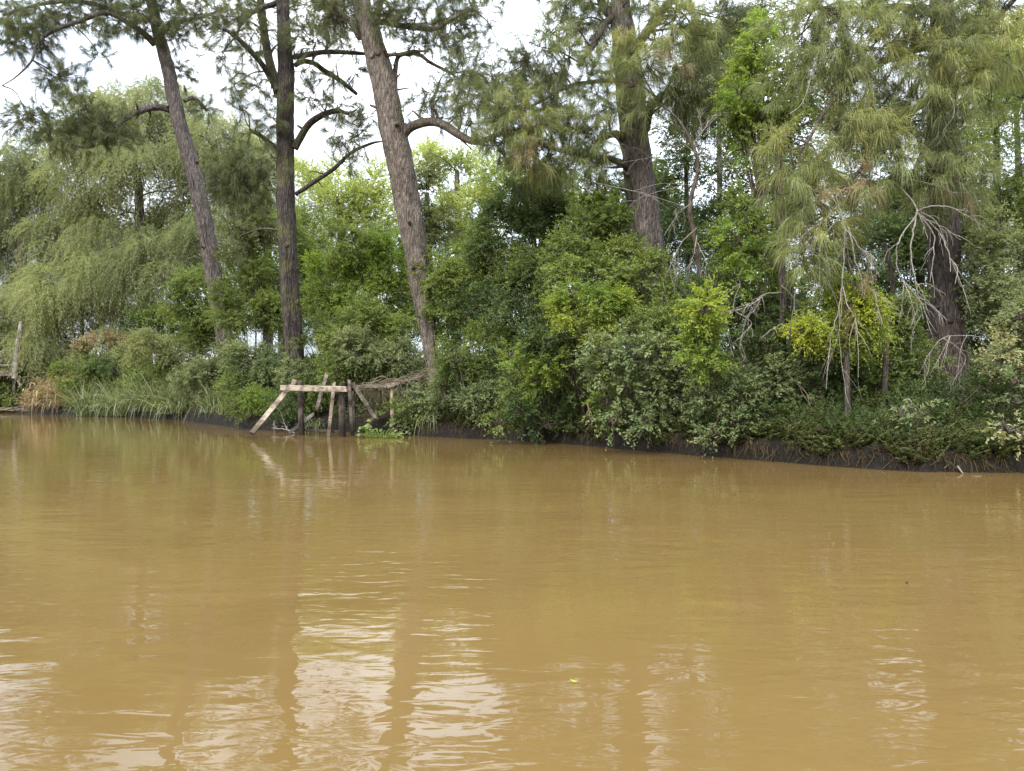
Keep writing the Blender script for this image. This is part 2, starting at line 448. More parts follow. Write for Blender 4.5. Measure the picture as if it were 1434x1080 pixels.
def tree(name, label, cat, trunk, tmat, cmats, blobs, limbs=(), dead=(), group=None, needle=True, kind=None, rough=.13, Ln=.26, W=.008, droop=.55, dens=1.0, cover=1.0, limb_mat=None, scale=1.0, flare=1.0, spread=.75):
    """a tree from its traced trunk: trunk points (x, y, Y, width in photo pixels), limbs likewise, crown blobs"""
    g = rng()
    tp = np.array([P(a[0], a[1], a[2]) for a in trunk]); tr = np.array([a[3] / F * a[2] / 2 for a in trunk]) * (.89 if needle else 1)
    base = tp[0].copy(); base[2] = float(gz(base[0], base[1])) - .05
    down = tp[0] + (tp[0] - tp[1]) * ((tp[0][2] - base[2]) / max(.3, tp[1][2] - tp[0][2])) if tp[0][2] > base[2] + .2 else None
    if down is not None:
        down[2] = base[2]
        tp = np.vstack([down + [0, 0, -.15], down + (tp[0] - down) * .35, tp]); tr = np.r_[tr[0] * 1.45 * flare, tr[0] * 1.12 * flare, tr]
        base = down
    e = empty(name, base, label, cat, group)
    T = Geo(); T.tube(tp, tr, 18, 0, rough, .16, seed=SEED[0])
    sp_, sr_ = smooth_path(tp, tr, .2)
    if needle and len(sp_) > 20:      # broken stubs, knots and a few clinging creeper strands
        for k in range(9):
            i = int(g.uniform(.12, .9) * len(sp_)); a_ = g.uniform(0, 2 * np.pi)
            d = np.array([math.cos(a_), -abs(math.sin(a_)), g.uniform(-.1, .6)]); r_ = sr_[i]
            l_ = r_ * g.uniform(1.05, 1.6) if k % 3 else r_ * 1.12
            w_ = r_ * g.uniform(.10, .2) if k % 3 else r_ * .34
            T.tube([sp_[i], sp_[i] + d * l_ * .7, sp_[i] + d * l_], [w_ * 1.6, w_ * 1.1, w_ * .8], 8, 0, .2, .05, seed=k)
        for k in range(3):
            a_ = g.uniform(-2.6, -.5); i0 = int(g.uniform(.05, .3) * len(sp_)); i1 = min(len(sp_) - 1, i0 + int(g.uniform(.25, .5) * len(sp_)))
            ii = np.arange(i0, i1, 2); aa = a_ + np.cumsum(g.normal(0, .16, len(ii)))
            if len(ii) > 4:
                pts_ = sp_[ii] + np.stack([np.cos(aa), np.sin(aa), 0 * aa], 1) * (sr_[ii] * 1.06)[:, None]
                T.tube(pts_, np.linspace(.022, .008, len(ii)), 5, 0, 0, .12)
    T.build('trunk', tmat, e, base)
    skel = [smooth_path(tp, tr, .3)[0]]
    for l in limbs:
        lp = np.array([P(a[0], a[1], a[2]) for a in l]); lr = np.array([a[3] / F * a[2] / 2 for a in l])
        B = Geo(); B.tube(lp, lr, 8, 0, .09, .08, seed=SEED[0] + len(skel))
        for _ in range(max(2, len(l))):      # crooked side shoots on the limb
            i = g.integers(1, len(lp)); f = g.uniform(0, 1); a = lp[i - 1] * (1 - f) + lp[i] * f
            d = unit(rnd_unit(g, 1)[0] + [0, 0, .4]) * g.uniform(.3, .8)
            B.tube([a, a + d * .5 + g.normal(0, .05, 3), a + d], [max(.008, lr[i] * .45), max(.006, lr[i] * .3), .004], 5, 0)
        B.build('branch', limb_mat or tmat, e, base)
        skel.append(smooth_path(lp, lr, .3)[0])
    sk = np.concatenate(skel)
    if blobs:
        G = Geo()
        tw = len(cmats)
        for b in blobs:
            x, y, rx, ry, Y = b[:5]
            mi = b[5] if len(b) > 5 else 0
            c = P(x, y, Y); r = rpx(rx, ry, Y, .9)
            dd = np.linalg.norm((sk - c) * [1, .6, 1.2] , axis=1) + np.maximum(0, sk[:, 2] - c[2]) * .3
            a = sk[np.argmin(dd)]
            hub = c + (a - c) * min(.5, .3 * max(r) / (np.linalg.norm(a - c) + .01))
            if np.linalg.norm(a - hub) > .3:
                md = (a + hub) / 2 + np.array([0, 0, .12 * np.linalg.norm(a - hub)]) + g.normal(0, .08, 3)
                w0 = min(.04, .014 + .012 * np.linalg.norm(a - hub))
                G.tube([a, md, hub], [w0, w0 * .8, w0 * .5], 6, tw)
            if needle:
                needle_tufts(G, g, c, r, mi, dens * (b[6] if len(b) > 6 else 1), 0, droop, Ln, W, tw, hub, spread=spread)
            else:
                blob_leaves(G, g, c, r, kind, mi, cover * (b[6] if len(b) > 6 else 1), hub=hub, twig_mi=tw, scale=scale)
        G.build('crown', list(cmats) + ['twig'], e, base)
    for lab, paths in dead:
        for pth in paths:
            D = Geo()
            pp = [P(a[0], a[1], a[2]) for a in pth[0]]
            bare_twigs(D, g, pp, pth[1], pth[2], pth[3], pth[4] if len(pth) > 4 else .5)
            o = D.build('dead_branch', 'twig_dead', e, base)
            o['label'] = lab
    return e

# ================================================================== THE SETTING
def structure(o, kind='structure'):
    o['kind'] = kind
    return o

# water: one sheet of silty river to the horizon
m, nt, N, L = nodes('river_water')
tc = N.new('ShaderNodeTexCoord')
def wave(scale, sx, sy, rot, det, dist=0.0):
    mp = N.new('ShaderNodeMapping'); mp.inputs['Scale'].default_value = (sx, sy, 1); mp.inputs['Rotation'].default_value = (0, 0, R(rot))
    L.new(tc.outputs['Object'], mp.inputs[0])
    n = N.new('ShaderNodeTexNoise'); n.inputs['Scale'].default_value = scale; n.inputs['Detail'].default_value = det; n.inputs['Distortion'].default_value = dist
    L.new(mp.outputs[0], n.inputs['Vector'])
    return n
w1 = wave(1.5, .55, 1.25, 8, 2, .3); w2 = wave(7.0, .5, 1.2, -7, 2, .5); w3 = wave(.35, 1, 1.4, 20, 1)
b0 = N.new('ShaderNodeBump'); b0.inputs['Distance'].default_value = .012; L.new(w1.outputs['Fac'], b0.inputs['Height'])
# the breeze roughens the surface in patches
pm = N.new('ShaderNodeMapRange'); pm.inputs['From Min'].default_value = .35; pm.inputs['From Max'].default_value = .65
pm.inputs['To Min'].default_value = .25; pm.inputs['To Max'].default_value = 1
L.new(w3.outputs['Fac'], pm.inputs['Value'])
sy = N.new('ShaderNodeSeparateXYZ'); L.new(tc.outputs['Object'], sy.inputs[0])       # the trees shelter the far side: calmer towards the bank
cm = N.new('ShaderNodeMapRange'); cm.inputs['From Min'].default_value = 4; cm.inputs['From Max'].default_value = 13; cm.inputs['To Min'].default_value = 1; cm.inputs['To Max'].default_value = .38
L.new(sy.outputs['Y'], cm.inputs['Value']); L.new(cm.outputs[0], b0.inputs['Strength'])
pq = N.new('ShaderNodeMath'); pq.operation = 'MULTIPLY'; L.new(pm.outputs[0], pq.inputs[0]); L.new(cm.outputs[0], pq.inputs[1])
b1 = N.new('ShaderNodeBump'); b1.inputs['Distance'].default_value = .008; L.new(pq.outputs[0], b1.inputs['Strength'])
L.new(w2.outputs['Fac'], b1.inputs['Height']); L.new(b0.outputs[0], b1.inputs['Normal'])
silt = wave(.25, 1, 2.0, 10, 4, .8)
sr = ramp(N, [(.25, (.107, .0672, .0225)), (.75, (.129, .0825, .0286))])
L.new(silt.outputs['Fac'], sr.inputs[0])
p = N.new('ShaderNodeBsdfPrincipled'); p.inputs['Roughness'].default_value = .022; p.inputs['IOR'].default_value = 1.33
L.new(sr.outputs[0], p.inputs['Base Color']); L.new(b1.outputs[0], p.inputs['Normal'])
o = N.new('ShaderNodeOutputMaterial'); L.new(p.outputs[0], o.inputs[0])
MATS['river_water'] = m
G = Geo()
G.add([[-200, -60, 0], [160, -60, 0], [160, 240, 0], [-200, 240, 0]], [[0, 1, 2, 3]])
structure(G.build('water', 'river_water'))

# river bank and land behind it: dark wet mud wall with the bank's shadow darkened into its colour, then soil
m, nt, N, L = nodes('bank_soil')
tc = N.new('ShaderNodeTexCoord')
n1 = N.new('ShaderNodeTexNoise'); n1.inputs['Scale'].default_value = 6; n1.inputs['Detail'].default_value = 8; n1.inputs['Roughness'].default_value = .7
L.new(tc.outputs['Object'], n1.inputs['Vector'])
n2 = N.new('ShaderNodeTexNoise'); n2.inputs['Scale'].default_value = 45; n2.inputs['Detail'].default_value = 5
L.new(tc.outputs['Object'], n2.inputs['Vector'])
sp = N.new('ShaderNodeSeparateXYZ'); L.new(tc.outputs['Object'], sp.inputs[0])
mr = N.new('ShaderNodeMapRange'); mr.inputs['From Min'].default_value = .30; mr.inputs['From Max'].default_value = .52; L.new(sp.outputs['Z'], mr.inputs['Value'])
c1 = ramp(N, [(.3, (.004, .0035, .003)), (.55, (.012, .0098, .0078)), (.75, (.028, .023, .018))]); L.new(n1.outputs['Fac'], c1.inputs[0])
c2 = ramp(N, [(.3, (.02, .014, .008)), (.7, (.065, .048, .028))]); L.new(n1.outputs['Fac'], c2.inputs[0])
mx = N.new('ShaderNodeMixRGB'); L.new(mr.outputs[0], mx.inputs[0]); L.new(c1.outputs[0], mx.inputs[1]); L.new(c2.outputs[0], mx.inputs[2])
p = N.new('ShaderNodeBsdfPrincipled'); p.inputs['Roughness'].default_value = .75; p.inputs['Specular IOR Level'].default_value = .2
L.new(mx.outputs[0], p.inputs['Base Color'])
hh = N.new('ShaderNodeMath'); hh.operation = 'MULTIPLY_ADD'; L.new(n2.outputs['Fac'], hh.inputs[0]); hh.inputs[1].default_value = .4; L.new(n1.outputs['Fac'], hh.inputs[2])
bp = N.new('ShaderNodeBump'); bp.inputs['Distance'].default_value = .07; L.new(hh.outputs[0], bp.inputs['Height']); L.new(bp.outputs[0], p.inputs['Normal'])
o = N.new('ShaderNodeOutputMaterial'); L.new(p.outputs[0], o.inputs[0])
MATS['bank_soil'] = m
xs = np.r_[np.linspace(-195, -60, 24), np.linspace(-58, -28, 60), np.linspace(-27.9, 14, 520), np.linspace(14.5, 60, 50), np.linspace(65, 155, 14)]
ds = np.r_[-6, -3, -1, -.4, -.15, -.05, 0, .04, .08, .13, .2, .3, .42, .6, .85, 1.2, 1.7, 2.5, 3.5, 5, 7, 10, 15, 25, 45, 90, 130]
XX, DD = np.meshgrid(xs, ds, indexing='ij')
YY = Yb(XX) + DD / .8
ZZ = np.interp(DD, PD, PZ)
near = np.exp(-np.abs(DD - .3) / 1.5)
ZZ = ZZ + near * (.05 * snoise(XX * 3.3, DD * 5) + .03 * snoise(XX * 9, DD * 14, 2)) * (DD > -.3) + .06 * snoise(XX * .8, YY * .8, 4) * (DD > .5)
YY = YY + near * (.06 * snoise(XX * 4.1, ZZ * 9, 5) + .035 * snoise(XX * 11, ZZ * 17, 1))
n_x, n_d = XX.shape
i = np.arange(n_x - 1)[:, None] * n_d; j = np.arange(n_d - 1)[None]
q = np.stack([i + j, i + n_d + j, i + n_d + j + 1, i + j + 1], -1).reshape(-1, 4)
G = Geo(); G.add(np.stack([XX, YY, ZZ], -1).reshape(-1, 3), q, smooth=True)
structure(G.build('riverbank', 'bank_soil'))

# low fern-like ground cover over the lip of the bank, and brown roots and dry grass hanging over the mud
g = rng()
def scatter_bank(x0, x1, n, d0, d1, pw=1.0):
    px = g.uniform(x0, x1, n)
    X = np.interp(px, [b[0] for b in _bank_px], _bx)
    X = np.where(px > 1434, _bx[-1] + (px - 1434) * .011, X)
    d = d0 + (d1 - d0) * g.uniform(0, 1, n) ** pw
    Y = Yb(X) + d / .8
    return np.stack([X, Y, gz(X, Y)], 1)
G = Geo()
def fronds(base, hgt, mi, spread=1.0):
    n = len(base); k = 26
    d = unit(g.normal(0, .5 * spread, (n, 3)) * [1, 1, .3] + np.array([.05, -.2, 1.15]))
    l = hgt * g.uniform(.5, 1.5, n) * (1 + .35 * snoise(base[:, 0] * 1.7, base[:, 1] * 1.7, 9))
    bi = np.repeat(np.arange(n), k); u = np.tile(np.linspace(.1, 1, k), n)
    pos = base[bi] + d[bi] * (l[bi] * u)[:, None]; pos[:, 2] -= .22 * l[bi] * u * u
    tg = d[bi].copy(); tg[:, 2] -= u; tg = unit(tg)
    sd = unit(np.cross(tg, np.array([0, 0, 1.]) + g.normal(0, .3, pos.shape)))
    sg = np.where(np.arange(n * k) % 2 == 0, 1, -1)[:, None]
    tint = np.clip(.5 + g.normal(0, .18, n)[bi] + g.normal(0, .08, n * k), 0, 1)
    add_leaves(G, pos, tg * .8 + sd * sg + g.normal(0, .25, pos.shape), np.array([0, -.45, .6]) + g.normal(0, .6, pos.shape), .075 * (1.15 - .8 * u) * g.uniform(.8, 1.2, n * k), np.full(n * k, .022), mi, tint)
clump = scatter_bank(560, 1900, 560, .34, 2.8, 1.2)
ci = g.integers(0, len(clump), 4800)
bs = clump[ci] + g.normal(0, .14, (4800, 3)) * [1, 1, 0]
bs[:, 2] = gz(bs[:, 0], bs[:, 1])
k_ = snoise(bs[:, 0] * .9, bs[:, 1] * .9, 3) + g.normal(0, .35, len(bs))
for mi_, sel, hh_ in ((0, k_ < .15, .5), (1, (k_ >= .15) & (k_ < .5), .72), (2, k_ >= .5, .56)):
    fronds(bs[sel], hh_, mi_)
bs = scatter_bank(560, 1900, 4500, .03, .5); bs[:, 2] += .02
kd_ = (bs[:, 1] - Yb(bs[:, 0])) * .8
bs = bs[kd_ > .10 + .22 * snoise(bs[:, 0] * 2.3, bs[:, 0] * .9, 6) + .10 * snoise(bs[:, 0] * 7, bs[:, 0], 2)]
h_ = len(bs) // 2
fronds(bs[:h_], .27, 2, 1.3); fronds(bs[h_:], .32, 0, 1.2)
structure(G.build('ground_cover', ['fern', 'leaf_dark', 'fern_brown']), 'stuff')
G = Geo()
bs = scatter_bank(240, 1900, 5200, .06, .40, 1.0)
add_strips(G, bs, np.array([0, -.6, .35]) + g.normal(0, .45, bs.shape), g.uniform(.10, .34, len(bs)), np.full(len(bs), .010), g.uniform(.5, 1.5, len(bs)), 0, np.clip(g.normal(.45, .25, len(bs)), 0, 1), 3, g=g)
bs = scatter_bank(560, 1900, 3400, -.02, .10, 1.0); bs[:, 2] = np.maximum(bs[:, 2], .01)
add_strips(G, bs, np.array([0, -.4, .7]) + g.normal(0, .5, bs.shape), g.uniform(.05, .16, len(bs)), np.full(len(bs), .008), g.uniform(.2, 1.2, len(bs)), 0, np.clip(g.normal(.2, .15, len(bs)), 0, 1), 2, g=g)
bs = scatter_bank(560, 1900, 340, .10, .34)
for b_ in bs:
    l_ = g.uniform(.15, .5)
    G.tube([b_ + [0, .05, .02], b_ + [g.normal(0, .06), -.10, -.02 - l_ * .2], b_ + [g.normal(0, .12), -.16, max(.01 - b_[2], -l_)]], [.010, .008, .004], 4, 0)
structure(G.build('dry_grass', ['fringe_brown']), 'stuff')

# undergrowth behind the first bushes: a low tangle nobody could count
G = Geo(); g = np.random.default_rng(77)
for k in range(150):
    x = g.uniform(-150, 1560); 
    X = np.interp(x, [b[0] for b in _bank_px], _bx) + (x > 1434) * (x - 1434) * .011 + (x < 0) * x * .03
    d = g.uniform(2.2, 9); Y = float(Yb(X)) + d / .8; s_ = Y / 20
    c = np.array([X * Y / float(Yb(X)), Y, 0]); c[2] = float(gz(c[0], c[1])) + .5
    blob_leaves(G, g, c, np.array([1.3, 1.0, .85]) * (.7 + .3 * s_), 'broad', int(g.integers(0, 3)), .6, scale=max(1.1, s_))
structure(G.build('undergrowth', ['leaf_dark', 'leaf_mid', 'leaf_greygreen']), 'stuff')

# ================================================================== SHE-OAKS
tree('casuarina_tree', 'leaning slim casuarina with bare grey trunk beside the leafy willow mass', 'tree',
     [(315, 478, 27, 25), (291, 335, 27, 25), (272, 245, 27, 23), (252, 175, 26.9, 22), (236, 100, 26.8, 20), (224, 55, 26.7, 18), (213, 5, 26.6, 16), (203, -60, 26.5, 13)],
     'bark_grey', ['needle_grey', 'needle_dry'],
     [(18, 18, 34, 24, 26.5), (62, 22, 40, 26, 26), (105, 12, 38, 18, 26.5), (45, 52, 34, 20, 26), (58, 62, 16, 12, 25.8), (18, 60, 26, 16, 26), (165, 18, 40, 24, 26.8), (135, 42, 22, 14, 26), (205, 22, 30, 28, 26),
      (140, 76, 16, 12, 26.5), (92, 112, 32, 22, 26.6), (72, 104, 18, 14, 26.2), (245, 45, 26, 22, 26.2), (270, 30, 32, 22, 26), (300, 20, 26, 18, 26.5), (255, 100, 14, 18, 27.2), (285, 150, 16, 14, 27),
      (45, 168, 38, 26, 26.2), (105, 160, 36, 26, 26), (150, 172, 40, 26, 26.1), (165, 195, 30, 16, 26), (120, 195, 34, 18, 25.8), (70, 195, 30, 20, 26),
      (328, 222, 34, 34, 25.5), (350, 260, 34, 36, 25.6), (318, 262, 22, 24, 25.8), (375, 232, 20, 30, 25.2), (355, 300, 26, 20, 25.6),
      (230, 10, 26, 30, 26.4, 0, .8), (150, -20, 60, 24, 26, 0, .7), (240, -40, 60, 34, 26, 0, .6)],
     limbs=[[(240, 155, 26.9, 9), (222, 150, 26.7, 10), (200, 154, 26.5, 9), (180, 163, 26.3, 8), (160, 180, 26.1, 7), (130, 204, 25.9, 6), (95, 202, 25.8, 4)],
            [(217, 62, 26.7, 10), (195, 42, 26.5, 8), (165, 24, 26.3, 7), (145, 18, 26.1, 7), (110, 30, 25.9, 6), (72, 45, 25.8, 5), (52, 62, 25.6, 4), (44, 86, 25.5, 3), (22, 108, 25.4, 2), (3, 120, 25.3, 1.5)],
            [(212, 28, 26.6, 8), (180, 22, 26.9, 7), (140, 8, 27, 6), (90, 2, 27.1, 6), (40, 10, 27.2, 4), (5, 22, 27.2, 3)],
            [(258, 142, 26.9, 5), (270, 137, 27.1, 6), (282, 146, 27.2, 5), (290, 156, 27.3, 3)],
            [(291, 262, 27, 5), (300, 258, 26.6, 5), (318, 256, 26.2, 4), (335, 262, 25.8, 3)],
            [(228, 40, 26.6, 7), (255, 30, 26.3, 6), (290, 22, 26, 4), (310, 12, 25.8, 3)]],
     Ln=.30, W=.008, dens=1.5, droop=.45)

tree('casuarina_tree', 'upright dark casuarina with forked blackish trunk behind the broken jetty', 'tree',
     [(413, 498, 22.4, 28), (407, 420, 22.4, 28), (402, 330, 22.4, 28), (400, 250, 22.4, 27), (399, 170, 22.4, 27), (401, 110, 22.4, 26), (398, 60, 22.4, 21), (396, 0, 22.4, 19), (394, -70, 22.4, 15)],
     'bark_dark', ['needle_grey'],
     [(330, 20, 30, 18, 21.8), (365, 40, 24, 18, 21.6), (318, 45, 22, 14, 22), (345, 70, 20, 16, 21.8), (308, 76, 20, 18, 22.3), (356, 122, 20, 20, 22), (338, 150, 16, 16, 21.8), (378, 163, 18, 20, 21.8), (362, 186, 18, 14, 22),
      (325, 120, 16, 16, 22.6), (440, 50, 34, 26, 22), (455, 22, 40, 20, 21.8), (425, 100, 12, 14, 22), (438, 136, 20, 22, 21.9), (465, 108, 14, 16, 22.2), (473, 146, 20, 18, 22), (494, 186, 28, 26, 22), (465, 188, 12, 12, 22),
      (510, 160, 14, 14, 22.3), (480, 228, 18, 14, 22), (350, 10, 30, 22, 22.5), (420, 10, 36, 20, 23), (480, 50, 22, 18, 22.6), (500, 100, 14, 14, 22.6),
      (330, 330, 20, 30, 22.8, 0, .5), (400, -40, 90, 34, 22.5, 0, .5), (300, -10, 40, 22, 22.4, 0, .7)],
     limbs=[[(391, 130, 22.4, 16), (381, 100, 22.6, 13), (372, 60, 22.8, 12), (366, 10, 23, 11), (360, -50, 23.1, 9)],
            [(383, 118, 22.4, 8), (368, 92, 22.2, 8), (345, 65, 22, 7), (328, 50, 21.8, 6), (312, 40, 21.7, 4)],
            [(412, 80, 22.3, 8), (430, 77, 22.1, 8), (455, 73, 21.9, 7), (490, 74, 21.7, 6), (520, 76, 21.9, 4)],
            [(413, 92, 22.4, 7), (424, 86, 22.5, 7), (440, 89, 22.6, 7), (455, 100, 22.7, 8), (475, 112, 22.8, 7), (500, 132, 22.9, 5)],
            [(412, 208, 22.4, 12), (420, 194, 22.4, 11), (432, 175, 22.3, 10), (450, 162, 22.2, 9), (472, 155, 22.1, 7), (488, 160, 22, 4)],
            [(414, 272, 22.4, 6), (440, 255, 22.2, 6), (468, 236, 22, 6), (492, 214, 21.9, 5), (520, 201, 21.8, 4), (536, 198, 21.8, 2)],
            [(394, 212, 22.4, 7), (378, 200, 22.5, 6), (362, 188, 22.6, 6), (350, 182, 22.6, 4)],
            [(386, 5, 22.4, 8), (360, 14, 22.1, 7), (340, 30, 21.9, 5), (332, 48, 21.8, 3)]],
     Ln=.28, W=.007, dens=1.5, droop=.45)

tree('casuarina_tree', 'stout leaning casuarina with furrowed brown trunk above tangled vines', 'tree',
     [(607, 520, 20.6, 20), (598, 450, 20.6, 26), (587, 385, 20.6, 34), (577, 320, 20.6, 38), (562, 240, 20.6, 40), (550, 180, 20.6, 42), (538, 120, 20.6, 38), (522, 60, 20.6, 34), (508, 10, 20.6, 30), (494, -60, 20.6, 24)],
     'bark_brown', ['needle_grey', 'needle_green'],
     [(580, 28, 44, 22, 20.2), (625, 22, 40, 20, 20.4), (660, 10, 40, 16, 20.3), (615, 50, 40, 20, 20), (650, 42, 34, 18, 20.3), (580, 60, 20, 14, 20.2), (640, 72, 24, 14, 20), (675, 75, 16, 26, 20.5, 0, .6), (588, 142, 18, 18, 20.2), (567, 160, 12, 12, 20.5),
      (604, 132, 14, 16, 20.2), (640, 110, 22, 16, 20.4), (655, 138, 30, 24, 19.8, 1), (630, 128, 16, 14, 19.9), (662, 168, 26, 18, 19.6, 1), (690, 190, 24, 16, 19.6, 1), (622, 168, 12, 10, 20.2), (540, 20, 24, 26, 20), (470, 30, 30, 22, 20.6), (455, 5, 40, 20, 20.8),
      (480, 8, 30, 18, 21), (560, 5, 40, 16, 20.2), (520, -30, 90, 30, 20.6, 0, .6), (640, -20, 70, 26, 20.6, 0, .6), (690, 40, 20, 16, 20.5, 0, .5)],
     limbs=[[(563, 190, 20.6, 16), (575, 178, 20.5, 14), (592, 172, 20.4, 13), (608, 171, 20.2, 12), (626, 178, 20.1, 12), (645, 190, 19.9, 11), (665, 199, 19.8, 9), (685, 194, 19.7, 8), (705, 186, 19.6, 5)],
            [(552, 140, 20.6, 9), (553, 120, 20.7, 8), (554, 95, 20.8, 7), (560, 78, 20.8, 6), (585, 76, 20.7, 6), (603, 88, 20.6, 5), (628, 101, 20.5, 4), (645, 112, 20.4, 2)],
            [(505, 55, 20.6, 9), (490, 30, 20.5, 8), (472, 12, 20.4, 7), (450, -5, 20.3, 5)],
            [(527, 32, 20.6, 12), (530, 12, 20.7, 10), (540, -10, 20.8, 8), (560, -30, 20.9, 6)],
            [(528, 78, 20.6, 6), (560, 76, 20.3, 5), (580, 72, 20.1, 5), (600, 72, 20, 3)],
            [(608, 171, 20.2, 5), (605, 150, 20.2, 4), (612, 125, 20.2, 4), (618, 108, 20.1, 2)],
            [(530, 30, 20.6, 9), (575, 38, 20.4, 8), (610, 40, 20.2, 7), (635, 25, 20.1, 6), (662, 14, 20, 4)]],
     Ln=.28, W=.007, dens=1.5, droop=.45)

tree('casuarina_tree', 'thick grey-brown casuarina with drooping yellow-green brushes over the dark laurel', 'tree',
     [(918, 470, 18.2, 56), (908, 370, 18.2, 52), (900, 290, 18.2, 48), (892, 220, 18.2, 46), (884, 150, 18.2, 44), (878, 90, 18.2, 42), (872, 40, 18.2, 36), (868, -10, 18.2, 28), (864, -70, 18.2, 22)],
     'bark_umber', ['needle_green', 'needle_yellow', 'needle_grey', 'needle_dry'],
     [(695, 140, 30, 22, 17.8), (718, 160, 30, 30, 17.4), (742, 175, 26, 30, 17.3, 1), (735, 130, 22, 20, 17.6), (702, 170, 22, 20, 17.6), (750, 208, 20, 26, 17.2, 1), (715, 95, 24, 18, 17.8, 2), (735, 80, 18, 16, 17.6, 2),
      (772, 40, 22, 26, 17.8), (790, 75, 24, 30, 17.6), (775, 100, 18, 18, 17.8, 2), (828, 100, 24, 26, 17.4), (808, 130, 22, 20, 17.6, 2), (840, 140, 18, 22, 17.4), (815, 180, 28, 26, 17.2), (838, 195, 22, 26, 17.2), (800, 205, 24, 26, 17.3, 2), (825, 220, 26, 18, 17.2),
      (780, 170, 18, 20, 17.6, 2), (768, 140, 16, 18, 17.8), (865, 62, 14, 14, 17, 1), (875, 75, 16, 18, 17.0, 1), (900, 80, 24, 20, 16.8), (918, 62, 26, 22, 16.8, 1), (940, 30, 26, 30, 16.8, 1), (965, 20, 30, 24, 17), (975, 50, 26, 24, 17), (950, 118, 26, 22, 16.8, 2), (970, 105, 22, 20, 17, 2), (980, 80, 20, 20, 17.2), (935, 110, 20, 14, 16.8),
      (960, 135, 24, 12, 16.9, 2), (800, 30, 24, 22, 18.2, 2), (835, 25, 22, 18, 18.4, 2), (848, 60, 12, 18, 18.4, 2), (905, 15, 22, 14, 17.6, 2), (1000, 20, 22, 20, 17.4, 2), (1005, 60, 18, 24, 17.6), (845, 245, 24, 16, 17.6, 2), (720, 215, 14, 12, 17.6, 2), (785, 240, 18, 14, 17.4, 2),
      (945, 86, 11, 9, 16.5, 3, .8), (740, 228, 6, 18, 17, 3, .5), (895, 95, 24, 16, 16.7), (875, 120, 20, 14, 16.8, 1), (900, 150, 18, 16, 16.9), (860, 150, 16, 16, 17, 2), (990, 130, 24, 24, 17.2), (1000, 170, 22, 24, 17.3, 2), (985, 95, 24, 22, 17.3), (1020, 30, 24, 26, 17.5, 2), (960, 165, 24, 18, 17.1, 2), (930, 150, 18, 14, 17), (650, 95, 26, 22, 18.4, 2), (665, 130, 26, 22, 18, 2), (700, 200, 26, 22, 17.8, 2), (725, 190, 26, 24, 17.6), (760, 235, 22, 18, 17.8, 2), (790, 150, 24, 22, 17.9, 2), (760, 110, 22, 20, 18.1, 2), (715, 125, 26, 22, 17.9), (760, 175, 24, 24, 17.6), (840, 230, 22, 20, 17.8, 2), (740, 105, 20, 18, 17.8, 2), (690, 110, 24, 18, 18, 2), (760, 65, 16, 18, 18, 2), (825, 60, 18, 20, 17.9, 2),
      (870, -30, 130, 36, 18, 0, .5), (780, -15, 60, 24, 18, 2, .6)],
     limbs=[[(872, 38, 18.2, 16), (858, 24, 18.3, 15), (846, 10, 18.4, 13), (835, -15, 18.5, 10)],
            [(868, 22, 18.2, 10), (848, 32, 18.1, 11), (838, 48, 18, 10), (828, 68, 17.9, 8), (812, 88, 17.8, 5)],
            [(892, 66, 18.1, 14), (905, 46, 17.9, 13), (920, 24, 17.7, 12), (938, 4, 17.5, 10), (955, -20, 17.3, 8)],
            [(903, 180, 18.1, 15), (907, 160, 17.8, 13), (914, 145, 17.5, 12), (926, 136, 17.2, 9), (945, 128, 17, 5)],
            [(880, 200, 18.2, 12), (868, 190, 18, 12), (856, 188, 17.7, 10), (842, 196, 17.4, 7), (830, 200, 17.2, 4)],
            [(884, 236, 18.1, 12), (868, 228, 17.9, 11), (850, 222, 17.7, 9), (800, 215, 17.4, 7), (750, 200, 17.3, 5)],
            [(884, 110, 18.2, 7), (800, 120, 17.8, 6), (740, 150, 17.4, 4), (700, 150, 17.5, 3)]],
     dead=[('bare grey twigs drooping below the needle brushes', [([(812, 250, 17.3), (830, 255, 17.2), (860, 262, 17), (905, 272, 16.9), (960, 290, 16.8)], .012, 1, 4),
            ([(812, 250, 17.3), (822, 262, 17.2), (830, 285, 17.2)], .012, 2, 5), ([(960, 215, 17), (905, 222, 16.8), (870, 228, 16.7)], .008, 1, 3), ([(950, 262, 16.8), (900, 275, 16.6), (880, 290, 16.6)], .009, 1, 4)])],
     Ln=.31, W=.0068, dens=1.9, droop=.6, spread=.75)

def dead_limb(lab, paths):
    return (lab, paths)

